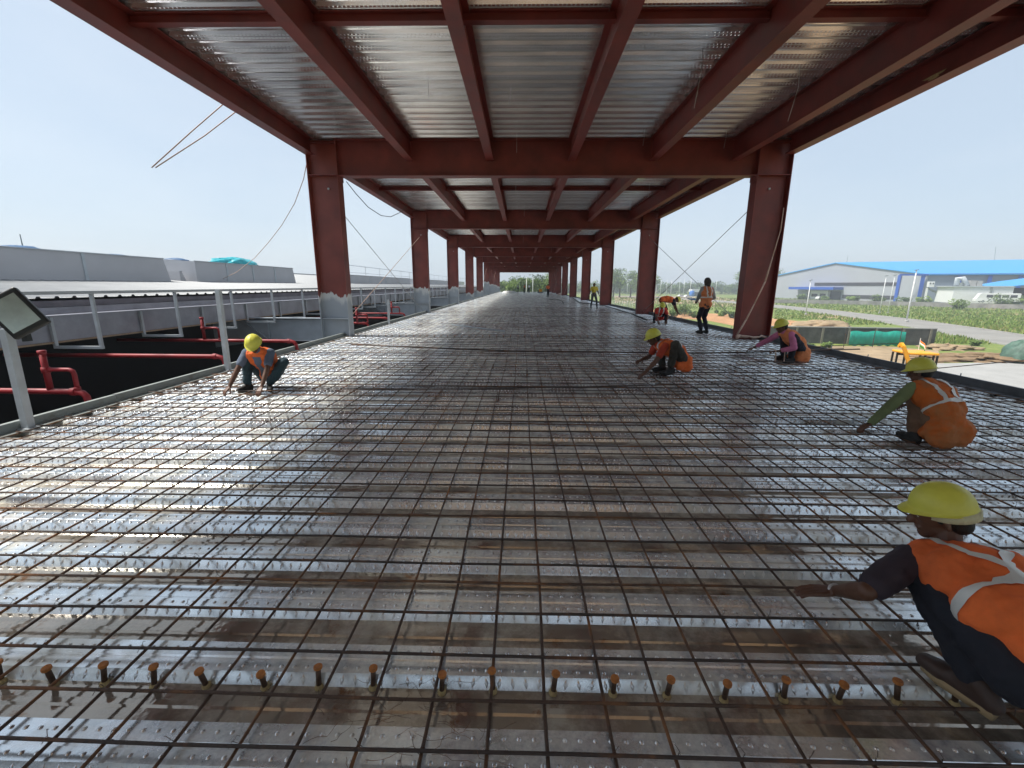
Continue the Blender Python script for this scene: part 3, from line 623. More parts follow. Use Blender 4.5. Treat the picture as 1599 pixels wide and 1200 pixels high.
# low concrete wall with a green net
a, b = G(1195, 535), G(1457, 540); d = (b-a).normalized(); n_ = V((d.y, -d.x, 0))
wl = thing('concrete_wall', 'low dark stained concrete wall in the field, partly covered by a green net', 'wall', tuple(a)); Lw = (b-a).length
mb = MB(); mb.bar(a+V((0,0,.85)), b+V((0,0,.85)), .15, 1.7); mb.build('panel', m_cwall, wl)
mb = MB(); mb.bar(a+V((0,0,1.75)), b+V((0,0,1.75)), .24, .10); mb.build('coping', m_conc, wl)
mb = MB(); k_ = 3
while k_ < Lw: c = a+d*k_+n_*.1; mb.obox(c+V((0,0,.85)), d*.1, n_*.06, V((0,0,.84))); k_ += 2.6
mb.build('rib', mat('rib_conc', (.2,.19,.15), .9, var=.2), wl)
a2, b2 = G(1322, 541), G(1408, 541); mb = MB(); N = 70
for i in range(N+1):
    p = a2.lerp(b2, i/N)+n_*(.25+.010*math.sin(i*.9)+.008*math.sin(i*2.3)); mb.v += [(p.x, p.y, GZ+.1+.06*math.sin(i*.6)), (p.x+n_.x*.04, p.y+n_.y*.04, GZ+.9), (p.x, p.y, GZ+1.55+.06*math.sin(i*.25))]
mb.f = [(3*i+j, 3*i+3+j, 3*i+4+j, 3*i+1+j) for i in range(N) for j in (0,1)]; mb.mi = [0]*len(mb.f)
o = mb.build('shade_net', mat('green_net', (.01,.30,.22), .6, var=.2, scale=2), None, True); tag(o, 'bright green shade net hung on the low concrete wall', 'net'); sm = o.modifiers.new('s', 'SOLIDIFY'); sm.thickness = .01
for u_ in (1317, 1362, 1403):
    q = G(u_, 543); mb = MB(); mb.tube([q, q+V((0,0,2.0))], .03, 6); tag(mb.build('net_post', m_bar2), 'rusty upright holding the green net, %s of three' % {1317:'left', 1362:'middle', 1403:'right'}[u_], 'post')
q = G(1592, 566); o = lump('covered_pile', q, 1.1, 1.3, 1.75, mat('dark_green_cover', (.06,.12,.09), .6, var=.4, scale=3, bump=.5, bscale=4), 9, 36, 12, .18); tag(o, 'pile under a dark green net cover at the right edge beyond the apron', 'covered pile')

# ------------------------------------------------------------------ vegetation
m_leafA = mat('leaf_mid', (.085,.14,.028), .7, var=.5, scale=1.2); m_leafB = mat('leaf_bright', (.15,.225,.04), .7, var=.4, scale=1.5); m_leafC = mat('leaf_dark', (.05,.085,.022), .75, var=.5, scale=1.2)
m_bark = mat('bark', (.10,.075,.05), .9, var=.3, scale=5)
def leaves(mb, c, rad, n, s, squash=.75, nclump=9, r_=rng):
    c = V(c); cl = []
    for _ in range(nclump):
        d = V(r_.normal(size=3)).normalized()*rad*r_.uniform(.25, .75); cl.append((c+V((d.x, d.y, d.z*squash)), rad*r_.uniform(.28, .5), r_.integers(0, 3)))
    for i in range(n):
        cc, rr, mi = cl[i % nclump]; d = V(r_.normal(size=3)).normalized()*rr*r_.uniform(.6, 1.05); p = cc+V((d.x, d.y, d.z*.8))
        a = V(r_.normal(size=3)).normalized(); b2 = a.orthogonal().normalized(); q = s*r_.uniform(.6, 1.3); mb.cm = int(mi if r_.random() < .8 else r_.integers(0, 3))
        mb.add([p-a*q*.5, p+b2*q*.3, p+a*q*.5, p-b2*q*.3], [(0,1,2,3)])
    mb.cm = 0
def tree(loc, h, rad, n, s, label, name='tree', cat='tree', group=None):
    loc = V(loc); t_ = thing(name, label, cat, tuple(loc), group)
    mb = MB(); top = loc+V((random.uniform(-.3,.3), random.uniform(-.3,.3), h*.6)); mb.tube([loc, loc.lerp(top, .5)+V((.1,0,0)), top], [h*.03, h*.022, h*.012], 7)
    for k in range(4):
        a = random.uniform(0, 6.3); st = loc.lerp(top, random.uniform(.45, .9)); mb.tube([st, st+V((math.cos(a)*rad*.5, math.sin(a)*rad*.5, h*.18))], [h*.012, h*.005], 5)
    mb.build('trunk', m_bark, t_, True)
    mb = MB(); leaves(mb, loc+V((0,0,h*.66)), rad, n, s, .8, 14); mb.build('crown', [m_leafA, m_leafB, m_leafC], t_); return t_
def bush(loc, rad, n, s, label):
    mb = MB(); leaves(mb, V(loc)+V((0,0,rad*.55)), rad, n, s, .6, 9); return tag(mb.build('bush', [m_leafB, m_leafA, m_leafC]), label, 'bush')
for i, (u, D, h, r_) in enumerate([(788,150,11,4.5),(797,140,10,4.2),(806,150,11,5),(815,160,10.5,4.8),(823,150,12,5),(833,158,11,5),(842,150,12,5.2),(851,150,12.5,5.5),(861,165,13,5.5)]):
    q = at(u, 450, y=D); tree((q.x, D, GZ), h-2.6, r_*.85, 1500, .5, 'green tree beyond the open end of the deck, %s from the left of nine' % side[i], group='trees beyond the end of the deck')
for i, (u, D, h, r_) in enumerate([(958,230,15,7),(968,240,16,7.5),(985,235,14,7),(1012,240,15,7),(1160,300,16,8),(1182,300,17,9),(1205,290,17,9)]):
    q = at(u, 450, y=D); tree((q.x, D, GZ), h, r_, 1500, .8, 'tall tree standing out of the far treeline, %s from the left' % side[i], group='tall trees in the treeline')
mb = MB()
for i in range(150):
    u = 770+460*i/150; D = random.uniform(330, 380); q = at(u, 450, y=D); leaves(mb, (q.x, D, GZ+3.5+random.uniform(0,1.5)), random.uniform(5, 7.5), 330, 1.2, .8, 8)
for i in range(60):
    u = -200+980*i/60; D = 420; q = at(u, 450, y=D); leaves(mb, (q.x, D, GZ+3.5), 6, 60, 1.6, .8, 6)
tag(mb.build('treeline', [m_leafA, m_leafC, m_leafA]), kind='stuff')
for (u, v, r_, lb) in ((1052,497,2.3,'leafy bush directly beyond the bending worker'),(1066,494,2.6,'large leafy green bush left of the standing man'),(1082,497,1.8,'smaller bush left of the standing man\'s hip'),(1126,494,1.9,'green bush right of the standing man'),(1142,497,1.7,'bush beside the first right column'),
                       (1252,469,2.6,'round dark shrub before the factory entrance'),(1500,484,3.,'scrub on the grassy bank left of the minibus'),(1560,482,3.4,'dark green scrub on the bank below the minibus'),(1590,480,3,'scrub at the right edge of the grassy bank'),(1330,474,2.5,'low scrub below the factory window strip'),(1370,474,2.6,'low scrub below the corner of the factory'),(1410,477,2.6,'low scrub below the blue corner trim'),(1290,472,2.2,'low scrub under the factory canopy'),(1440,478,2.6,'low scrub left of the outside stairs'),(1520,540,1.0,'small green weed clump on the dug bank'),(1290,545,.7,'small weed clump at the foot of the low wall'),(1262,546,.6,'weed clump near the left end of the low wall')):
    q = G(u, v); D = q.length; bush(q, r_*(.62 if D > 60 else 1)*min(1.6, .6+D/160), 900, .10+D*.0022, lb)
mb = MB()
for i in range(26000):
    u = random.uniform(955, 1640); v = 466+80*random.random()**1.3
    q = G(u, v); D = q.length
    px_soil = (500 < v < 515 and u < 1310) or (484 < v < 500 and u < 1210)
    cx = np.interp(q.y, [r[1] for r in rc], [r[0] for r in rc])
    if abs(q.x-cx) < 5 or px_soil or (v > 538) or (1195 < u < 1460 and v > 508): continue
    h = random.uniform(.15, .5)*(1 if v > 480 else 1.3); w_ = .02+D*.0009
    for k in range(2):
        a = random.uniform(0, PI); e = V((math.cos(a)*w_, math.sin(a)*w_, 0)); p = q+V((random.uniform(-.3,.3), random.uniform(-.3,.3), 0)); mb.cm = random.choice((0,0,1,2))
        mb.add([p-e, p+e, p+V((random.uniform(-.1,.1), random.uniform(-.1,.1), h))], [(0,1,2)])
tag(mb.build('grass', [m_leafB, mat('grass_yellow', (.24,.25,.085), .8, var=.3), m_leafA]), kind='stuff')

# ------------------------------------------------------------------ poles
def pole(q, h, r, label, arm=True, group=None, name='street_lamp'):
    t_ = thing(name, label, 'street lamp', tuple(q), group); mb = MB(); mb.tube([q, q+V((0,0,h))], [r, r*.6], 8); mb.build('pole', m_white, t_, True)
    mb = MB(); mb.lathe([(r*2.6,0),(r*2.6,.25),(r*1.5,.35)], q, 10); mb.build('base', m_conc, t_)
    if arm: mb = MB(); mb.bar(q+V((-.35,0,h-.05)), q+V((.35,0,h+.06)), .18, .10); mb.build('lamp_head', m_kerb, t_)
    return t_
for u, v, v2, lb, r in ((1415,503,422,'thickest white lamp pole right of the blue factory corner',.13),(1258,492,438,'white lamp pole before the factory entrance canopy',.11),(1373,490,431,'white lamp pole just left of the factory corner',.09),(1386,490,430,'thin white lamp pole closest to the factory corner',.08)):
    q = G(u, v); h = at(u+(1440-u)*.0+ (v-v2)*.22*(u-800)/600, v2, y=q.y).z-GZ; pole(q, h, r, lb)
for i, u in enumerate([979,984,1024,1031,1040,1047,1060,1067,1077,1117,1154]):
    q = G(u, 461+(i % 3)); pole(q, random.uniform(9.5, 11), .16, 'thin pale lamp pole before the far treeline, %s from the left' % side[i], False, 'distant lamp poles')
for i, u in enumerate((822, 832)):
    q = at(u, 450, y=125); pole(V((q.x, 125, GZ)), 8.2, .10, 'thin white pole beyond the end of the deck, %s one' % ('left', 'right')[i], False, 'poles beyond the deck')

# ------------------------------------------------------------------ blue roofed factory
m_fwall = mat('pale_grey_cladding', (.34,.36,.40), .5, var=.05, scale=.1); m_fblue = mat('blue_trim', (.02,.09,.42), .45); m_froof = mat('blue_roof_sheet', (.05,.32,.66), .45, .1, var=.06, scale=.05)
m_fside = mat('grey_blue_cladding', (.24,.28,.36), .5, var=.05, scale=.1); m_fdark = mat('dark_glass', (.05,.05,.06), .2)
A = V((154.4, 173, 0)); s_ = V((.905, -.426, 0)).normalized(); g_ = V((-.3, .95, 0)).normalized(); EZ, RZ = 6.3, 12.0; SL, GL = 100, 72
fac = thing('blue_roof_factory', 'large grey factory with a bright blue pitched roof beyond the road', 'factory', (154.4,173,GZ))
mb = MB(); P = [A, A+g_*GL]; 
mb.v = [(*A.xy, GZ), (*(A+g_*GL).xy, GZ), (*(A+g_*GL).xy, EZ), (*(A+g_*GL/2).xy, RZ), (*A.xy, EZ)]; mb.f = [(0,1,2,3,4)]; mb.mi = [0]; o = mb.build('gable_wall', m_fwall, fac); k_ = o.modifiers.new('s', 'SOLIDIFY'); k_.thickness = .3
mb = MB(); B = A+s_*SL; mb.v = [(*A.xy, GZ), (*B.xy, GZ), (*B.xy, EZ), (*A.xy, EZ)]; mb.f = [(0,1,2,3)]; mb.mi = [0]; o = mb.build('side_wall', m_fside, fac); k_ = o.modifiers.new('s', 'SOLIDIFY'); k_.thickness = .3
mb = MB(); ov = 1.2
def rp(f_, l): return A-s_*ov+s_*(SL+ov)*l+g_*(GL*f_)
mb.v = [(*rp(-.02,0).xy, EZ-.1), (*rp(-.02,1).xy, EZ-.1), (*rp(.5,1).xy, RZ+.25), (*rp(.5,0).xy, RZ+.25), (*rp(1.02,0).xy, EZ-.1), (*rp(1.02,1).xy, EZ-.1)]; mb.f = [(0,1,2,3),(3,2,5,4)]; mb.mi = [0,0]
o = mb.build('roof', m_froof, fac); k_ = o.modifiers.new('s', 'SOLIDIFY'); k_.thickness = .35
def hitw(u, v, P0, dirn):
    n = V((dirn.y, -dirn.x, 0)); d = cR*((u-799.5)/FPX)-cU*((v-600)/FPX)+cF; o_ = V((0,0,CH)); return o_+d*((P0-o_).dot(n)/d.dot(n))
def wallbox(u0, u1, v0, v1, P0, dirn, th, name, m_, parent=fac, off=.02, out=None):
    um, vm = (u0+u1)/2, (v0+v1)/2; a, b = hitw(u0, vm, P0, dirn), hitw(u1, vm, P0, dirn); z1, z0 = hitw(um, v0, P0, dirn).z, hitw(um, v1, P0, dirn).z
    n = V((dirn.y, -dirn.x, 0)).normalized(); n = n if n.dot(-P0) > 0 else -n
    c = V(((a.x+b.x)/2, (a.y+b.y)/2, (z0+z1)/2)); mb = MB(); mb.obox(c+n*(th/2+off+.36), dirn*((b-a).length/2), n*(th/2), V((0,0,(z1-z0)/2))); return mb.build(name, m_, parent)
def gb(*a, **k): return wallbox(*a[:4], A, g_, *a[4:], **k)
def sb(*a, **k): return wallbox(*a[:4], A, s_, *a[4:], **k)
gb(1273,1402,441.5,446.5,.1,'window', m_fdark); gb(1316,1402,461.5,467,.1,'window', m_fdark); gb(1400.5,1405.5,430,471,.3,'trim', m_fblue)
gb(1296,1314,455,470,.12,'door', m_fdark); gb(1270,1297,454,470,1.5,'entrance_block', m_white); gb(1272,1281,459,463.5,1.62,'window', m_fdark); gb(1285,1294,459,463.5,1.62,'window', m_fdark)
gb(1247,1318,448.5,452.5,6.,'canopy', m_fblue)
for u in (1437,1494,1541,1588): sb(u-3.2,u+3.2,430.5,473,.25,'trim', m_fblue)
sb(1404,1640,427.5,430.3,.5,'eave_gutter', m_fblue); w1 = sb(1408,1423,465.5,470.5,.2,'window_frame', m_white); sb(1410,1415.2,466.5,469.5,.26,'pane', m_fdark, parent=w1); sb(1416,1421,466.5,469.5,.26,'pane', m_fdark, parent=w1)
# outside booth with stairs
P1 = A-V((.426,.905,0))*10
st = thing('stair_booth', 'small white booth on a post with stairs down, against the factory side wall', 'stairs', (170,155,GZ))
def wb1(*a, **k): return wallbox(*a[:4], P1, s_, *a[4:], parent=st, **k)
wb1(1447,1456,440,448.5,1.6,'cabin', m_white); wb1(1448.6,1450.6,442,444,1.7,'window', m_fdark); wb1(1453,1455,442,444,1.7,'window', m_fdark); wb1(1443,1446,450,474,.4,'post', m_white)
a, b = hitw(1448, 450, P1, s_), hitw(1481, 466, P1, s_); mb = MB(); mb.bar(a, b, 1.0, .5); mb.bar(a+V((0,0,1.1)), b+V((0,0,1.1)), .1, .1); mb.build('stair_flight', m_kerb, st)
# annex
P2 = A-V((.426,.905,0))*24
an = thing('annex_building', 'white single storey annex with a blue lean-to roof before the factory', 'annex', (185,140,GZ))
def wb2(*a, **k): return wallbox(*a[:4], P2, s_, *a[4:], parent=an, **k)
wb2(1487,1580,448,474,14.,'wall', m_white, off=-14); wb2(1580.5,1660,450,474,10,'bay_shade_block', m_shadeblack, off=-14); wb2(1485,1582,447,448.3,14.6,'roof_edge', m_greylt, off=-14.2); wb2(1544,1547,449,466,.3,'downpipe', m_kerb)  # second box is a solid black stand-in for the shaded open bay
p = [hitw(1543,448,P2,s_), hitw(1582,448,P2,s_), hitw(1660,436,P2,s_), hitw(1585,442,P2,s_)]; q_ = V((.426,.905,0))*9
mb = MB(); e0, e1, e2 = hitw(1540,447.3,P2,s_), hitw(1580,447.3,P2,s_), hitw(1690,434,P2,s_)
mb.v = [tuple(e0), tuple(e1), tuple(e2), tuple(e2+q_+V((0,0,1.5))), tuple(e1+q_+V((0,0,1.6))), tuple(e0+q_+V((0,0,.2)))]; mb.f = [(0,1,4,5),(1,2,3,4)]; mb.mi = [0,0]; o = mb.build('lean_to_roof', m_froof, an); k_ = o.modifiers.new('s', 'SOLIDIFY'); k_.thickness = .25
for i, (u0, u1, v0, v1, nm) in enumerate(((1521,1531,438,447,'left'),(1532,1541,438.5,447,'right'))):
    o = wallbox(u0, u1, v0, v1, P2, s_, 3, 'air_conditioner', m_conc, parent=None, off=-6); o['label'] = 'grey rooftop air conditioner on the white annex, %s one' % nm; o['category'] = 'air conditioner'
dt = thing('roof_duct', 'bent silver duct and fan rising from the annex roof', 'duct', (180,146,3)); mb = MB()
q1, q2, q3, q4 = (hitw(u, v, P2, s_)+V((.426,.905,0))*3 for u, v in ((1500,446),(1502,435),(1510,434),(1517,446))); mb.tube([q1, q2, q3, q4], .75, 8); mb.build('duct', m_greylt, dt, True)
mb = MB(); mb.lathe([(1.1,0),(1.1,1.2),(.6,1.3)], q1+V((1,0,-.4)), 12); mb.build('fan', m_kerb, dt)
for u, v0, v1, lb in ((1322,400,411,'thin red tipped lightning rod on the factory ridge'), (1553,386,407,'thin lightning rod at the right of the factory ridge')):
    q = hitw(u, v1, A+g_*GL/2, s_); q2 = hitw(u+2, v0, A+g_*GL/2, s_); mb = MB(); mb.tube([q-V((0,0,.5)), q2], .07, 5); tag(mb.build('lightning_rod', m_kerb), lb, 'lightning rod')
# compound wall
a, b, c = G(1205, 473.5), G(1400, 478), G(1660, 486); mb = MB(); mb.bar(a+V((0,0,.7)), b+V((0,0,.7)), .25, 1.4); mb.bar(b+V((0,0,.7)), c+V((0,0,.7)), .25, 1.4)
tag(mb.build('compound_wall', mat('old_wall', (.24,.23,.22), .9, var=.4, scale=.5), None), 'long low grey boundary wall between the grass bank and the factory', 'wall')

# ------------------------------------------------------------------ vehicles
def wheel(t_, c, r, w_, ax): mb = MB(); mb.lathe([(r*.5,-w_/2),(r,-w_/2),(r,w_/2),(r*.5,w_/2)], c, 16, ax); o = mb.build('wheel', m_black, t_, False); mb = MB(); mb.lathe([(r*.55,-w_/2-.01),(r*.55,w_/2+.01)], c, 12, ax); mb.build('rim', m_greylt, o)
def carlike(name, loc, ang, L, W, H, label, cat, col, bus=False, group=None):
    t_ = thing(name, label, cat, tuple(loc), group); R_ = M.Rotation(ang, 3, 'Z'); loc = V(loc); T = lambda x, y, z: loc+R_ @ V((x, y, z))
    mb = MB(); 
    if bus: pr = [(-L/2,.35),(L/2,.35),(L/2,1.1),(L/2-.25,1.3),(L/2-.9,H-.15),(L/2-1.2,H),(-L/2+.15,H),(-L/2,H-.2)]
    else: pr = [(-L/2,.3),(L/2,.3),(L/2,.72),(L/2-.1,.82),(L*.22,.95),(L*.05,H),(-L*.28,H),(-L*.44,.98),(-L/2,.9)]
    for sgn in (-1, 1):
        for x, z in pr: mb.v.append(tuple(T(x, sgn*(W/2-(.08 if z > 1 else 0)), z)))
    n = len(pr); mb.f = [tuple(range(n)), tuple(range(2*n-1, n-1, -1))]+[(i, n+i, n+(i+1) % n, (i+1) % n) for i in range(n)]; mb.mi = [0]*(n+2)
    o = mb.build('body', col, t_); bv = o.modifiers.new('b', 'BEVEL'); bv.width = .06; bv.segments = 2
    for sgn in (-1, 1):
        wins = [(-L*.42,-L*.27),(-L*.24,-L*.09),(-L*.06,L*.09),(L*.12,L*.26)] if bus else [(-L*.28,-L*.09),(-L*.07,L*.10)]
        for x0, x1 in wins:
            z0, z1 = (H*.55, H*.82) if bus else (.98, H-.08); mb = MB(); y = sgn*(W/2-.05 if bus else W/2-.06)
            mb.obox(T((x0+x1)/2, y, (z0+z1)/2), R_ @ V(((x1-x0)/2,0,0)), R_ @ V((0,.04,0)), V((0,0,(z1-z0)/2))); mb.build('window', m_fdark, t_)
    for x in (-L*.3, L*.32):
        for sgn in (-1, 1): wheel(t_, T(x, sgn*(W/2-.1), .34), .34, .2, R_ @ V((0,1,0)))
    return t_
q = hitw(1541, 473, P2, s_); q = q-V((.426,.905,0))*5; carlike('minibus', (q.x, q.y, GZ+1.3), math.atan2(s_.y, s_.x)+PI, 10.2, 2.2, 2.9, 'white minibus parked before the white annex', 'minibus', m_white, True)
for i, (u, v, lb) in enumerate(((1280,470,'white car parked left of the factory door'),)):
    q = G(u, v-1.5); carlike('parked_car', (q.x, q.y, GZ+.1), .4, 4.3, 1.7, 1.5, lb, 'car', m_white)
for i, (u, v) in enumerate(((1012,463),(1064,465),(1074,465.5))):
    q = G(u, v); carlike('parked_car', tuple(q), .15*i, 4.3, 1.7, 1.5, 'pale car parked beyond the field near the distant poles, %s from the left' % side[i], 'car', m_white, group='far parked cars')
q = G(1091, 463); kb = thing('site_cabin', 'small dark site cabin with a white roof behind the standing man', 'cabin', tuple(q)); mb = MB(); mb.box(q.x-4, q.x+5, q.y, q.y+4, GZ, GZ+2.4); mb.build('wall', m_kerbd, kb)
mb = MB(); mb.box(q.x-4.6, q.x+5.6, q.y-.6, q.y+4.5, GZ+2.45, GZ+4.2); mb.build('roof', m_white, kb)
q = G(1080, 463); mb = MB(); mb.lathe([(1.4,0),(1.5,.3),(1.5,2.8),(1.1,3.1),(.4,3.3)], q, 14); tag(mb.build('water_tank', mat('blue_tank', (.03,.16,.5), .45), None, True), 'blue water tank left of the site cabin', 'tank')
# low shed roofs and a wire fence behind the far columns
q0, q1 = G(955, 480), G(1001, 482); fn_ = thing('wire_fence', 'pale wire mesh fence beside the second right column', 'fence', tuple(q0)); d = (q1-q0)
mb = MB()
for i in range(12): p = q0+d*(i/11); mb.tube([p, p+V((0,0,1.9))], .04, 5)
mb.build('post', m_greylt, fn_); mb = MB()
for z in (.3,.6,.9,1.2,1.5,1.8): mb.tube([q0+V((0,0,z)), q1+V((0,0,z))], .012, 4)
for i in range(60): p = q0+d*(i/60); mb.tube([p+V((0,0,.1)), p+V((0,0,1.85))], .010, 4)
mb.build('mesh', m_wire, fn_)
# backhoe loader just beyond the kerb
q = at(1429, 550, z=-1.62); bx, by = q.x, q.y
jc = thing('backhoe_loader', 'yellow backhoe loader with open cab standing beyond the deck kerb', 'backhoe', (bx, by, GZ))
m_yel = mat('machine_yellow', (.80,.36,.02), .4, var=.1, scale=3); R_ = M.Rotation(math.radians(80), 3, 'Z'); T = lambda x, y, z: V((bx, by, GZ))+R_ @ V((x, y, z))
def ob(x, y, z, hx, hy, hz, name, m_, bev=.04):
    mb = MB(); mb.obox(T(x, y, z), R_ @ V((hx,0,0)), R_ @ V((0,hy,0)), V((0,0,hz))); o = mb.build(name, m_, jc); bv = o.modifiers.new('b', 'BEVEL'); bv.width = bev; bv.segments = 2; return o
ob(0,0,2.86,.62,.66,.055,'cab_roof', m_yel, .05); ob(.12,-.67,2.87,.28,.01,.035,'roof_panel', m_black, .005)
for x in (-.56,-.32,.22,.56):
    for y in (-.6,.6): ob(x,y,2.1,.035,.035,.69,'cab_post', m_black, .01)
ob(0,0,1.25,.75,.8,.2,'cab_floor', m_black); ob(-.1,.1,1.75,.25,.25,.3,'seat', m_black); ob(2.0,0,1.5,1.0,.5,.35,'hood', m_yel); ob(.8,0,.95,2.0,.5,.3,'chassis', m_yel)
for x, r in ((-.3,.75),(2.3,.52)):
    for y in (-.95,.95): wheel(jc, T(x, y, r), r, .42, R_ @ V((0,1,0)))
for y in (-.6,.6): mb = MB(); mb.bar(T(1.2,y,1.5), T(3.4,y,.6), .12, .25); mb.build('loader_arm', m_yel, jc)
ob(3.7,0,.5,.35,1.1,.4,'bucket', m_yel); mb = MB(); mb.bar(T(-.8,.0,1.0), T(-.62,.9,3.2), .13, .14); mb.bar(T(-.62,.9,3.17), T(-.42,.9,3.32), .12, .13); mb.bar(T(-.42,.9,3.32), T(-.30,.9,3.15), .11, .12); mb.build('boom', m_yel, jc)
mb = MB(); mb.obox(T(1.0,.0,2.72), R_ @ V((.06,0,0)), R_ @ V((0,.16,0)), V((0,0,.14))); mb.build('mirror', m_black, jc)
fg = thing('flag', 'small orange white and green flag on a stick above the backhoe cab', 'flag', tuple(T(.6,-.5,2.9))); mb = MB(); mb.tube([T(.6,-.5,2.3), T(.62,-.5,3.5)], .014, 5); mb.build('stick', m_white, fg)
for i, c_ in enumerate(((.75,.2,.03),(.75,.75,.72),(.03,.25,.06))):
    mb = MB(); z = 3.42-i*.09
    for k in range(9): x = -.06*k; mb.v += [tuple(T(.6+x, -.5+.03*math.sin(k), z-abs(x)*.55)), tuple(T(.6+x, -.5+.03*math.sin(k), z-.09-abs(x)*.55))]
    mb.f = [(2*k, 2*k+2, 2*k+3, 2*k+1) for k in range(8)]; mb.mi = [0]*8; o = mb.build('flag_band', mat('flag_%d' % i, c_, .8), fg, True); k_ = o.modifiers.new('s', 'SOLIDIFY'); k_.thickness = .004

# ------------------------------------------------------------------ people
def cloth(name, col, **k): return mat(name, col, .85, var=.25, scale=5, bump=.35, bscale=9, **k)
m_skin = mat('skin_brown', (.115,.052,.030), .5, var=.18, scale=9); m_hair = mat('hair_black', (.010,.009,.008), .7)
m_vest = cloth('vest_orange', (.78,.155,.035)); m_vest2 = cloth('vest_faded', (.72,.24,.09)); m_vest3 = cloth('vest_brown_orange', (.44,.16,.05), col2=(.55,.13,.02), cover=.5)
m_strip = mat('reflective_strip', (.70,.70,.66), .4, .1, var=.08); m_stripg = mat('strip_greenish', (.32,.36,.16), .6)
m_helm = mat('helmet_yellow', (.66,.63,.085), .42, var=.14, scale=7, bump=.06, bscale=25, ndetail=9); m_band = mat('sweatband_cream', (.55,.52,.33), .9, bump=.4, bscale=60)
m_navy = cloth('navy_cloth', (.018,.020,.030)); m_dkshirt = cloth('plum_shirt', (.045,.032,.045)); m_jeans = cloth('dark_teal_jeans', (.022,.050,.065)); m_shoe = mat('black_boot', (.014,.013,.012), .6)
m_brshoe = mat('brown_shoe', (.055,.032,.024), .6); m_sole = mat('tan_sole', (.36,.26,.14), .7); m_eye = mat('eye_white', (.6,.6,.58), .3)
def remesh(o, vox, smooth=2, fac=.5):
    r = o.modifiers.new('remesh', 'REMESH'); r.mode = 'VOXEL'; r.voxel_size = vox; r.use_smooth_shade = True
    if smooth: s = o.modifiers.new('smooth', 'SMOOTH'); s.iterations = smooth; s.factor = fac
    return o
def wrinkle(o, st, size):
    tx = bpy.data.textures.get('folds%.2f' % size) or bpy.data.textures.new('folds%.2f' % size, 'CLOUDS'); tx.noise_scale = size; tx.noise_depth = 2
    d = o.modifiers.new('folds', 'DISPLACE'); d.texture = tx; d.strength = st; d.mid_level = .5; d.texture_coords = 'GLOBAL'
def ik(a, b, l1, l2, pole):
    a, b = V(a), V(b); d = b-a; L = min(d.length, (l1+l2)*.999); dn = d.normalized(); b = a+dn*L
    x = (l1*l1-l2*l2+L*L)/(2*L); h = math.sqrt(max(l1*l1-x*x, 1e-6)); p = V(pole)-dn*V(pole).dot(dn); p = p.normalized() if p.length > 1e-4 else V((0,0,1))
    return a+dn*x+p*h, b
def hand(mb, wr, fdir, pn, sgn, curl=.5, s=1.):
    # wr wrist, fdir finger direction, pn palm normal (towards the held side), sgn +1 right hand
    f = V(fdir).normalized(); n = V(pn); n = (n-f*n.dot(f)).normalized(); sd_ = f.cross(n)*sgn      # towards the thumb
    k = wr+f*.088*s
    for off in (-.030, -.010, .010, .028): mb.capsule(wr+sd_*off*.6*s+f*.012*s, k+sd_*off*s, .014*s, .0125*s, 8)
    for off, L, c_ in ((-.030,.058,1.15),(-.010,.070,1.05),(.010,.074,1.),(.029,.066,.85)):
        p = k+sd_*off*s; r = .0095*s; d = f; 
        for j, (seg, cc) in enumerate(((.48,.55),(.30,.8),(.24,.6))):
            a = curl*cc*c_; d = (d*math.cos(a)+n*math.sin(a)).normalized(); n2 = (n-d*n.dot(d)).normalized(); q = p+d*L*seg*s*1.05
            mb.capsule(p, q, r, r*.9, 8); p = q; r *= .9; n = n2 if j < 2 else n
        n = V(pn); n = (n-f*n.dot(f)).normalized()
    p = wr+sd_*.022*s+f*.022*s; d = (f*.62+sd_*.70+n*.35).normalized(); q = p+d*.045*s; mb.capsule(p, q, .0135*s, .011*s, 8)
    d = (f*.85+sd_*.25+n*.45*(curl+.3)).normalized(); q2 = q+d*.03*s; mb.capsule(q, q2, .011*s, .010*s, 8); mb.capsule(q2, q2+(d+n*.3).normalized()*.022*s, .010*s, .008*s, 8)
def shell(name, t_, caps, m_, vox, grow=0., sm=3, fold=(0, .1)):
    mb = MB()
    for a, b, ra, rb in caps: mb.capsule(a, b, ra+grow, rb+grow, 14)
    o = mb.build(name, m_, t_, True); remesh(o, vox, sm)
    if fold[0]: wrinkle(o, *fold); wrinkle(o, fold[0]*.35, fold[1]*.4)
    return o
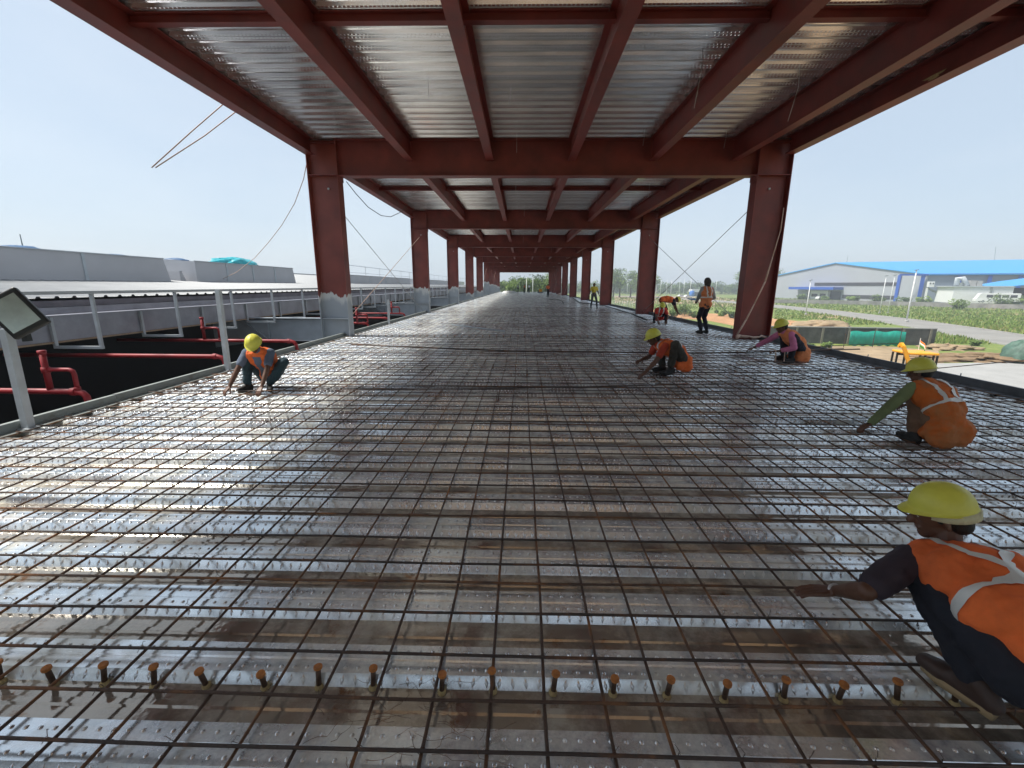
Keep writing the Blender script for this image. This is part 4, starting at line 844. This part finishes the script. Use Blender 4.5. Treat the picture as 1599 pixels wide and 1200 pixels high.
def person(label, pel, head_deg, lean, footL, footR, handL, handR, sc=1., hyaw=0, hpitch=0, twist=0, vox=.011, shirt=m_navy, sleeve=.6, pants=m_navy, shoe=m_shoe, vest=m_vest, helmet=m_helm,
           style='x', poleL=None, poleR=None, curlL=.6, curlR=.6, footyaw=(0, 0), heel=(0, 0), group=None, bend=.35, gloves=None, scarf=None, vestlen=0., skirt=.0, kneeout=.35, glow=0, band=None, bracelet=False, strips=m_strip, neckup=0., kneeup=.12, front=None, fingL=None, hats=1.):
    pel = V(pel); F = V((math.sin(math.radians(head_deg)), math.cos(math.radians(head_deg)), 0)); R_ = V((F.y, -F.x, 0)); U = V((0,0,1))
    t_ = thing('person', label, 'person', (pel.x, pel.y, 0), group); k = sc
    l0 = math.radians(lean*(1-bend)); l1 = math.radians(lean*(1+bend)); d0 = U*math.cos(l0)+F*math.sin(l0); d1 = U*math.cos(l1)+F*math.sin(l1)
    tw = math.radians(twist); R2 = (R_*math.cos(tw)+F*math.sin(tw)*1).normalized(); fr1 = (-d1.cross(R2)).normalized()*-1
    fr1 = R2.cross(d1).normalized()*-1; fr1 = d1.cross(R2).normalized(); 
    if fr1.dot(F) < 0 and fr1.z > .3: fr1 = -fr1
    wa = pel+d0*.20*k; ch = wa+d1*.17*k; nb = ch+d1*.155*k; shR, shL = ch+d1*.105*k+R2*.165*k, ch+d1*.105*k-R2*.165*k
    hipR, hipL = pel+R_*.09*k, pel-R_*.09*k
    # head
    hy, hp = math.radians(head_deg+hyaw), math.radians(hpitch); HF = V((math.sin(hy)*math.cos(hp), math.cos(hy)*math.cos(hp), -math.sin(hp))); HR = V((math.cos(hy), -math.sin(hy), 0)); HU = HR.cross(HF).normalized()
    hc = nb+(d1*.5+HU*.5+U*(.3+neckup)).normalized()*(.135+.02*neckup)*k+HF*.015*k
    foot = []; knees = []
    for ft, hip, sg, fy, he in ((V(footL), hipL, -1, footyaw[0], heel[0]), (V(footR), hipR, 1, footyaw[1], heel[1])):
        fa = math.radians(head_deg+fy); FD = V((math.sin(fa), math.cos(fa), 0)); ank = ft+U*(.085+he)*k
        kn, ank2 = ik(hip, ank, .425*k, .41*k, F*1.+R_*sg*kneeout+U*kneeup); foot.append((ft, ank2, FD, he)); knees.append(kn)
    eL, wL = ik(shL, V(handL), .285*k, .255*k, poleL or (-R_*.7-U*.5-F*.3)); eR, wR = ik(shR, V(handR), .285*k, .255*k, poleR or (R_*.7-U*.5-F*.3))
    torso = [(pel-R_*.07*k, pel+R_*.07*k, .098*k, .098*k), (pel, wa, .115*k, .105*k), (wa-R_*.05*k, wa+R_*.05*k, .098*k, .098*k), (wa, ch, .108*k, .115*k), (ch-R2*.075*k, ch+R2*.075*k, .108*k, .108*k), (ch+d1*.09*k-R2*.125*k, ch+d1*.09*k+R2*.125*k, .068*k, .068*k), (ch, nb-d1*.02, .105*k, .062*k)]
    def leg(i): kn = knees[i]; hip = (hipL, hipR)[i]; an = foot[i][1]; back = (kn-(hip+an)/2).normalized(); calf = kn.lerp(an, .32)-back*.018*k; return [(hip, kn, .082*k, .056*k), (kn, calf, .054*k, .053*k), (calf, an, .053*k, .036*k)]
    body = list(torso)+leg(0)+leg(1)
    for e, w_, s0 in ((eL, wL, shL), (eR, wR, shR)): body += [(s0, e, .050*k, .037*k), (e, e.lerp(w_, .35), .038*k, .037*k), (e.lerp(w_, .35), w_, .037*k, .023*k)]
    body += [(nb-d1*.03, hc-HU*.05*k-HF*.015, .052*k, .050*k), (hc-HF*.028*k+HU*.012*k, hc+HF*.022*k+HU*.015*k, .080*k, .074*k), (hc+HF*.03*k-HU*.03*k, hc+HF*.052*k-HU*.088*k, .054*k, .030*k), (hc-HU*.04*k-HF*.02*k, hc+HF*.02*k-HU*.06*k, .058*k, .05*k),
             (hc+HF*.085*k+HU*.0*k, hc+HF*.102*k-HU*.035*k, .009*k, .016*k), (hc+HF*.075*k-HR*.03*k+HU*.018*k, hc+HF*.075*k+HR*.03*k+HU*.018*k, .014*k, .014*k), (hc+HF*.074*k-HR*.016*k-HU*.062*k, hc+HF*.074*k+HR*.016*k-HU*.062*k, .013*k, .013*k),
             (hc+HR*.077*k-HU*.01*k, hc+HR*.083*k-HU*.035*k-HF*.004*k, .014*k, .010*k), (hc-HR*.077*k-HU*.01*k, hc-HR*.083*k-HU*.035*k-HF*.004*k, .014*k, .010*k)]
    mb = MB()
    for a, b, ra, rb in body: mb.capsule(a, b, ra, rb, 12)
    if vox < .02:
        for w_, e, sg, tg, cu in ((wL, eL, -1, V(handL), curlL), (wR, eR, 1, V(handR), curlR)):
            fd = (w_-e).normalized() if not (fingL and sg < 0) else V(fingL); fd = (fd+(V((fd.x, fd.y, 0)).normalized() if V((fd.x, fd.y, 0)).length > .1 else F)*.5).normalized(); hand(mb, w_, fd, -U, sg, cu, k)
    else:
        for w_, e in ((wL, eL), (wR, eR)): mb.capsule(w_, w_+(w_-e).normalized()*.09, .03, .025, 8)
    bo = mb.build('body', m_skin, t_, True); remesh(bo, vox*.62 if vox < .02 else vox, 1, .35)
    for sg in (-1, 1):
        if vox < .012: mb = MB(); mb.capsule(hc+HF*.075*k+HR*sg*.031*k+HU*.002*k, hc+HF*.0755*k+HR*sg*.031*k, .010*k, .010*k, 8); mb.build('eye', m_eye, t_, True)
    # hair
    mb = MB(); mb.capsule(hc-HF*.034*k+HU*.018*k, hc-HF*.0*k+HU*.03*k, .088*k, .082*k, 14); mb.capsule(hc-HF*.055*k-HU*.035*k-HR*.03*k, hc-HF*.055*k-HU*.035*k+HR*.03*k, .045*k, .045*k, 10)
    for sg in (-1, 1): mb.capsule(hc+HR*sg*.066*k+HF*.0*k+HU*.02*k, hc+HR*sg*.068*k+HF*.012*k-HU*.012*k, .022*k, .012*k, 8)
    if not scarf: o = mb.build('hair', m_hair, t_, True); remesh(o, max(vox*.8, .006), 1); wrinkle(o, .008 if vox < .009 else .006, .02)
    else:
        o = shell('head_scarf', t_, [(hc-HF*.03*k+HU*.02*k, hc+HF*.0*k+HU*.035*k, .100*k, .092*k), (hc-HF*.04*k-HU*.06*k, hc-HF*.02*k-HU*.02*k, .082*k, .09*k), (hc+HU*.07*k-HF*.02*k, hc+HU*.075*k, .085*k, .08*k)], scarf, .012, 0, 2)
    # clothing
    g = .012
    trs = [(pel-R_*.075*k, pel+R_*.075*k, .102*k, .102*k), (pel, wa, .108*k, .10*k)]
    for i in (0, 1):
        kn = knees[i]; hip = (hipL, hipR)[i]; an = foot[i][1]; back = (kn-(hip+an)/2).normalized(); calf = kn.lerp(an, .4)-back*.014*k; end = kn.lerp(an, .90)
        trs += [(hip, kn, .090*k, .066*k), (kn, calf, .064*k, .060*k), (calf, end, .060*k, .056*k)]
    shell('trousers', t_, trs, pants, vox, .004, 2, (.028, .08))
    shc = list(torso[2:])+[(nb-d1*.02*k, nb+d1*.01*k, .062*k, .058*k)]
    for s0, e, w_ in ((shL, eL, wL), (shR, eR, wR)):
        if sleeve <= 1: shc.append((s0, s0.lerp(e, sleeve), .056*k, .050*k))
        else: shc += [(s0, e, .055*k, .045*k), (e, e.lerp(w_, (sleeve-1)), .045*k, .034*k)]
    shell('shirt', t_, shc, shirt, vox, .009, 2, (.014, .08))
    if vest:
        vc = [(pel-R_*.08*k+d0*.0+F*.02*k, pel+R_*.08*k+F*.02*k, .108*k, .108*k)] if vestlen > -.5 else []
        vc += [(pel+d0*.06*k, wa, .128*k, .118*k), (wa-R_*.055*k, wa+R_*.055*k, .112*k, .112*k), (wa, ch, .120*k, .125*k), (ch-R2*.078*k, ch+R2*.078*k, .112*k, .112*k), (ch+d1*.085*k-R2*.105*k, ch+d1*.085*k+R2*.105*k, .078*k, .078*k), (ch, nb-d1*.045*k, .112*k, .080*k)]
        if skirt: vc += [(pel-F*.03*k-R_*.10*k-U*skirt*q*k, pel-F*.03*k+R_*.10*k-U*skirt*q*k, .09*k, .09*k) for q in (0, .5, .9)]+[(pel-R_*.1*k, pel+F*.08*k-U*skirt*.8*k-R_*.13*k, .09*k, .06*k), (pel+R_*.1*k, pel+F*.08*k-U*skirt*.8*k+R_*.13*k, .09*k, .06*k)]
        vo = shell('vest', t_, vc, vest, vox, .019, 2, (.040, .10))
        def strip_(pts, wdt, m_=strips):
            mb = MB(); pts = [V(p) for p in pts]; n = 24; cum = [0]
            for a, b in zip(pts, pts[1:]): cum.append(cum[-1]+(b-a).length)
            for i in range(n+1):
                s0 = cum[-1]*i/n; j = max(jj for jj in range(len(cum)) if cum[jj] <= s0+1e-9); j = min(j, len(pts)-2); p = pts[j].lerp(pts[j+1], (s0-cum[j])/max(cum[j+1]-cum[j], 1e-6)); d = (pts[j+1]-pts[j]).normalized()
                out = (p-(wa+ch)/2); side_v = d.cross(out).normalized()
                mb.v += [tuple(p-side_v*wdt/2), tuple(p), tuple(p+side_v*wdt/2)]
            mb.f = [(3*i+q, 3*i+3+q, 3*i+4+q, 3*i+1+q) for i in range(n) for q in (0, 1)]; mb.mi = [0]*len(mb.f)
            o = mb.build('reflective_strip', m_, t_, True); s2 = o.modifiers.new('sub', 'SUBSURF'); s2.subdivision_type = 'SIMPLE'; s2.levels = s2.render_levels = 1
            sw = o.modifiers.new('wrap', 'SHRINKWRAP'); sw.target = vo; sw.wrap_method = 'NEAREST_SURFACEPOINT'; sw.wrap_mode = 'OUTSIDE_SURFACE'; sw.offset = .004
        if front: strip_([pel+fr1*.2*k+d0*.05*k, wa+fr1*.2*k, ch+fr1*.2*k, ch+d1*.13*k+fr1*.1*k], .11*k, front)
        if style and vox < .03:
            bk = -fr1; lo = wa+d0*-.04*k; up = ch+d1*.12*k; r = .17*k; ww = .042*k
            for sg in (-1, 1):
                a = R2*sg*.085*k
                strip_([wa+a+fr1*r, ch+a+fr1*r, up+a+fr1*.06*k+d1*.08*k, up+a+bk*.05*k+d1*.08*k, ch+a+bk*r, wa+a*(1 if style != 'x' else -.6)+bk*r], ww)
            ring = []
            for i in range(13): an = 2*PI*i/12; ring.append(wa+d1*.02*k+R_*math.cos(an)*.2*k+fr1*math.sin(an)*.18*k)
            strip_(ring, ww)
    # shoes
    for i, (ft, an, FD, he) in enumerate(foot):
        heelp = ft+U*(.035+he)*k-FD*.05*k; ball = ft+U*.034*k+FD*.10*k; toe = ft+U*.030*k+FD*.155*k; S_ = V((FD.y, -FD.x, 0))
        shell('shoe', t_, [(heelp, ball, .034*k, .038*k), (ball-S_*.012*k, toe-S_*.01*k, .034*k, .028*k), (ball+S_*.014*k, toe+S_*.004*k, .033*k, .027*k), (heelp, an, .036*k, .040*k), (ball.lerp(heelp, .4)+U*.02*k, an, .036*k, .036*k)], shoe, max(vox*.8, .007), 0, 2)
        mb = MB(); mb.tube([heelp-U*.030*k-FD*.015*k, ball-U*.030*k, toe-U*.024*k], [.030*k, .038*k, .026*k], 10); o = mb.build('sole', m_sole if shoe == m_brshoe else shoe, t_, True); 
    # helmet
    if helmet:
        c = hc+HU*.035*k-HF*.008*k; k0 = k; k = k*hats; mb = MB(); n = 32; hr = []
        tilt = 0
        for i, (rr, h) in enumerate(((.0,.112),(.28,.109),(.52,.098),(.74,.078),(.90,.052),(.99,.022),(1.0,0),(1.02,-.004),(1.08,-.010),(1.11,-.012))):
            for j in range(n):
                a = 2*PI*j/n; fx = math.cos(a); sx2 = math.sin(a); ext = (1+max(0, fx)**2*(.24 if i >= 8 else (.04 if i == 7 else 0))); ridge = (.005*math.exp(-(sx2*rr*7)**2)+.004*math.exp(-((abs(sx2*rr)-.42)*9)**2)) if i < 6 else 0
                mb.v.append(tuple(c+HF*(fx*rr*.120*k*ext)+HR*(sx2*rr*.103*k)+HU*((h+ridge)*k-(.012*k*max(0, fx)**2 if i >= 8 else 0))))
        mb.f = [(i*n+j, i*n+(j+1) % n, (i+1)*n+(j+1) % n, (i+1)*n+j) for i in range(9) for j in range(n)]; mb.mi = [0]*len(mb.f)
        o = mb.build('helmet', helmet, t_, True); s2 = o.modifiers.new('sub', 'SUBSURF'); s2.levels = s2.render_levels = 1; k2 = o.modifiers.new('s', 'SOLIDIFY'); k2.thickness = .004; k2.offset = 1
        k = k0
        if band: mb = MB(); mb.lathe([(.090*k,0),(.101*k,.004),(.101*k,.034),(.090*k,.038)], c-HU*.042*k-HF*.022*k, 24, HU); o = mb.build('sweatband', band, o, True)
    if bracelet: mb = MB(); d = (wL-eL).normalized(); mb.lathe([(.029,0),(.031,.003),(.031,.009),(.029,.012)], wL-d*.012, 16, d); mb.build('bracelet', m_wire, t_, True)
    if gloves: mb = MB(); hand(mb, wL, (wL-eL).normalized()*.6+F*.4, -U, -1, curlL, k*1.12); o = mb.build('glove', gloves, t_, True); remesh(o, .009, 1)
    return t_
m_tshirt = cloth('slate_tshirt', (.11,.14,.20)); m_redshirt = cloth('red_orange_shirt', (.42,.05,.02)); m_pink = cloth('pink_shirt', (.56,.17,.30)); m_green = cloth('olive_green_shirt', (.16,.20,.09)); m_olive = cloth('olive_pants', (.05,.045,.035))
m_khaki = cloth('brown_trousers', (.17,.10,.06)); m_check = cloth('grey_check_shirt', (.22,.24,.26), col2=(.45,.46,.46), cover=.5); m_yshirt = cloth('yellow_shirt', (.62,.50,.05)); m_redv = cloth('red_vest', (.60,.045,.03)); m_greyp = cloth('grey_trousers', (.06,.06,.065)); m_scarf = cloth('dark_grey_scarf', (.07,.06,.055))
PE = []
# 1 left, facing the camera
PE.append(person('man squatting at the left deck edge in slate T-shirt and open orange vest', (-3.60,6.02,.19), 172, 33, (-3.48,5.80,.03), (-3.76,5.76,.03), (-3.42,5.50,.10), (-3.84,5.50,.13), hpitch=38, hyaw=-4, shirt=m_tshirt, sleeve=.62, pants=m_jeans, vest=m_vest, kneeout=.42, footyaw=(-24,30), vox=.010, style=None, vestlen=-1, poleL=(.6,.4,.1), poleR=(-.8,.3,.1), sc=.92, front=m_tshirt, kneeup=.2))
# 2 centre right, facing left
PE.append(person('man in red shirt and orange vest squatting right of centre, tying bars', (2.66,7.16,.25), -95, 52, (2.44,7.02,.04), (2.40,7.30,.04), (1.98,6.84,.10), (2.02,7.24,.24), hpitch=22, shirt=m_redshirt, sleeve=.6, pants=m_olive, vest=m_vest, kneeout=.3, vox=.010, style='x', skirt=.08, heel=(.04,.0), poleL=(0,-.3,-1)))
# 3 pink
PE.append(person('man in pink long sleeved shirt and faded orange vest squatting near the right kerb', (5.42,8.50,.22), -92, 40, (5.20,8.38,.04), (5.22,8.66,.04), (4.88,8.28,.26), (4.72,8.9,.22), hpitch=18, shirt=m_pink, sleeve=1.7, pants=m_navy, vest=m_vest2, kneeout=.2, vox=.011, style=None, skirt=.12))
# 4 green sleeves
PE.append(person('squatting man in olive green sleeves and long brownish orange vest, back to the camera', (3.90,3.86,.19), -4, 36, (3.72,3.98,.03), (4.02,4.02,.03), (3.36,4.10,.12), (4.1,4.5,.25), hpitch=14, hyaw=-38, shirt=m_green, sleeve=1.95, pants=m_khaki, vest=m_vest3, kneeout=.22, vox=.010, style='v', skirt=.08, gloves=m_black, band=m_band, strips=m_strip, poleL=(-.6,-.2,-.1), poleR=(.5,.3,-.3), sc=.90))
# 5 foreground
PE.append(person('man in dark clothes and orange vest crouching closest to the camera', (1.71,1.20,.22), 4, 64, (1.60,1.28,.035), (1.90,1.34,.035), (1.38,1.68,.155), (1.98,1.8,.22), hyaw=-66, hpitch=12, shirt=m_dkshirt, sleeve=.80, pants=m_navy, shoe=m_brshoe, vest=m_vest, kneeout=.25, vox=.0085, style='x', vestlen=-1, band=m_band, bracelet=True, footyaw=(-22,0), poleL=(-.8,-.5,-.1), curlL=.25, sc=.93, neckup=2.6, kneeup=-.25, fingL=(-1,.25,-.25), hats=.91))
# 6 red vest facing camera
PE.append(person('small squatting man in a red vest facing the camera beside the second right column', (5.50,17.7,.22), 182, 40, (5.72,17.45,.04), (5.25,17.45,.04), (5.66,17.15,.12), (5.30,17.1,.12), hpitch=30, shirt=m_redv, sleeve=.6, pants=m_navy, vest=m_redv, kneeout=.5, vox=.014, style='x'))
# 7 bending
PE.append(person('man bending down behind the second right column, dark shirt and orange vest', (6.05,19.2,.86), 95, 88, (6.02,19.45,.04), (6.02,19.0,.04), (6.80,19.35,.30), (6.76,19.0,.25), hpitch=70, shirt=m_navy, sleeve=.6, pants=m_navy, vest=m_vest, kneeout=.1, vox=.015, style=None, bend=.15))
# 8 standing, back to camera
PE.append(person('standing man in a head scarf and orange vest with his back turned, holding papers', (5.66,13.66,.90), -18, 2, (5.57,13.62,.04), (5.77,13.68,.04), (5.48,13.93,1.0), (5.84,13.93,1.02), hpitch=4, hyaw=-6, shirt=m_check, sleeve=1.9, pants=m_navy, vest=m_vest2, helmet=None, scarf=m_scarf, vox=.012, style='h', footyaw=(-12,4), kneeout=.0, poleL=(-.5,-.6,-.6), poleR=(.5,-.6,-.6)))
# 9 yellow
PE.append(person('man standing in a yellow T-shirt and grey trousers by the third right column', (4.72,29.0,.88), 178, 1, (4.95,28.95,.03), (4.55,28.95,.03), (5.06,28.9,.78), (4.38,28.9,.78), shirt=m_yshirt, sleeve=.7, pants=m_greyp, vest=None, helmet=None, vox=.018, kneeout=.05, sc=.97))
# 10 orange far
PE.append(person('man in an orange shirt standing alone far down the deck', (3.44,58,.88), 20, 1, (3.36,58,.03), (3.52,58.1,.03), (3.15,58,.78), (3.73,58,.80), shirt=m_vest, sleeve=.7, pants=m_navy, vest=None, helmet=None, vox=.025, kneeout=.05))
# far end workers
for i, (u, lb, sh) in enumerate(((809, 'tiny worker with dark trousers at the far end of the deck, leftmost of three', m_check), (819, 'tiny worker in orange at the far end of the deck, middle of three', m_vest), (826, 'tiny worker in pale shirt at the far end of the deck, rightmost of three', m_white))):
    q = at(u, 457, y=92); PE.append(person(lb, (q.x, 92, .88), 180+i*70, 2, (q.x-.1, 92, .03), (q.x+.1, 92, .03), (q.x-.3, 92, .8), (q.x+.3, 92.1, .8), shirt=sh, sleeve=.7, pants=m_navy, vest=None, helmet=None, vox=.03, kneeout=.05))
q = at(844, 457, y=88); mt = thing('power_trowel', 'small yellow and black machine standing at the far end of the deck', 'machine', (q.x, 88, 0)); mb = MB(); mb.lathe([(.6,.05),(.6,.2),(.45,.25)], (q.x, 88, 0), 14); mb.build('guard', m_black, mt); mb = MB(); mb.box(q.x-.25, q.x+.3, 87.8, 88.2, .25, .75); mb.build('engine', m_yel, mt); mb = MB(); mb.tube([(q.x-.1,88,.7), (q.x-.25,87.6,1.9)], .05, 6); mb.tube([(q.x+.9,88.3,0), (q.x+.9,88.3,1.8)], .06, 6); mb.build('handle', m_black, mt)
q = at(785, 458, y=80); tag(lump('sack_heap', (q.x+1, 84, 0), 1.4, .8, .45, m_white, 11, 20, 6, .3), 'low heap of pale sacks at the far end of the deck', 'sacks'); tag(lump('sack_heap', (6.2, 70, 0), .5, 2.4, .3, m_rope, 12, 20, 6, .3), 'low pale heap along the far right columns', 'sacks')
# papers held by the standing man
mb = MB(); mb.obox((5.40,14.05,1.05), V((.14,.05,0)), V((-.03,.10,.02)), V((0,0,.008))); tag(mb.build('clipboard', mat('blue_paper', (.16,.28,.50), .6), None), 'blue and white papers held by the standing man', 'papers')
# tying hooks
mb = MB(); mb.tube([(1.86,7.24,.24),(1.72,7.22,.20),(1.60,7.20,.21)], .005, 6); tag(mb.build('tying_hook', m_wire), 'thin tying hook in the hand of the man in red shirt', 'tool')
mb = MB(); mb.tube([(4.70,8.25,.30),(4.82,8.26,.27),(4.84,8.26,.06)], .011, 6); mb.tube([(4.98,8.24,.27),(4.99,8.24,.06)], .009, 6); tag(mb.build('wire_stand', m_rope), 'small pale bent stand below the hands of the man in pink', 'stand')

# ------------------------------------------------------------------ haze
HZ = True
if HZ:
    mb = MB(); mb.box(-700, 700, -120, 900, GZ-1.2, 22); hz = mb.build('haze', None); hz.data.materials.clear(); hz['kind'] = 'stuff'
    m_ = bpy.data.materials.new('haze_air'); m_.use_nodes = True; t = m_.node_tree; t.nodes.remove(t.nodes['Principled BSDF'])
    pv = t.nodes.new('ShaderNodeVolumePrincipled'); pv.inputs['Color'].default_value = (.86,.93,1,1); pv.inputs['Density'].default_value = .0012; pv.inputs['Anisotropy'].default_value = .2
    t.links.new(pv.outputs[0], t.nodes['Material Output'].inputs['Volume']); hz.data.materials.append(m_); S.cycles.volume_bounces = 0
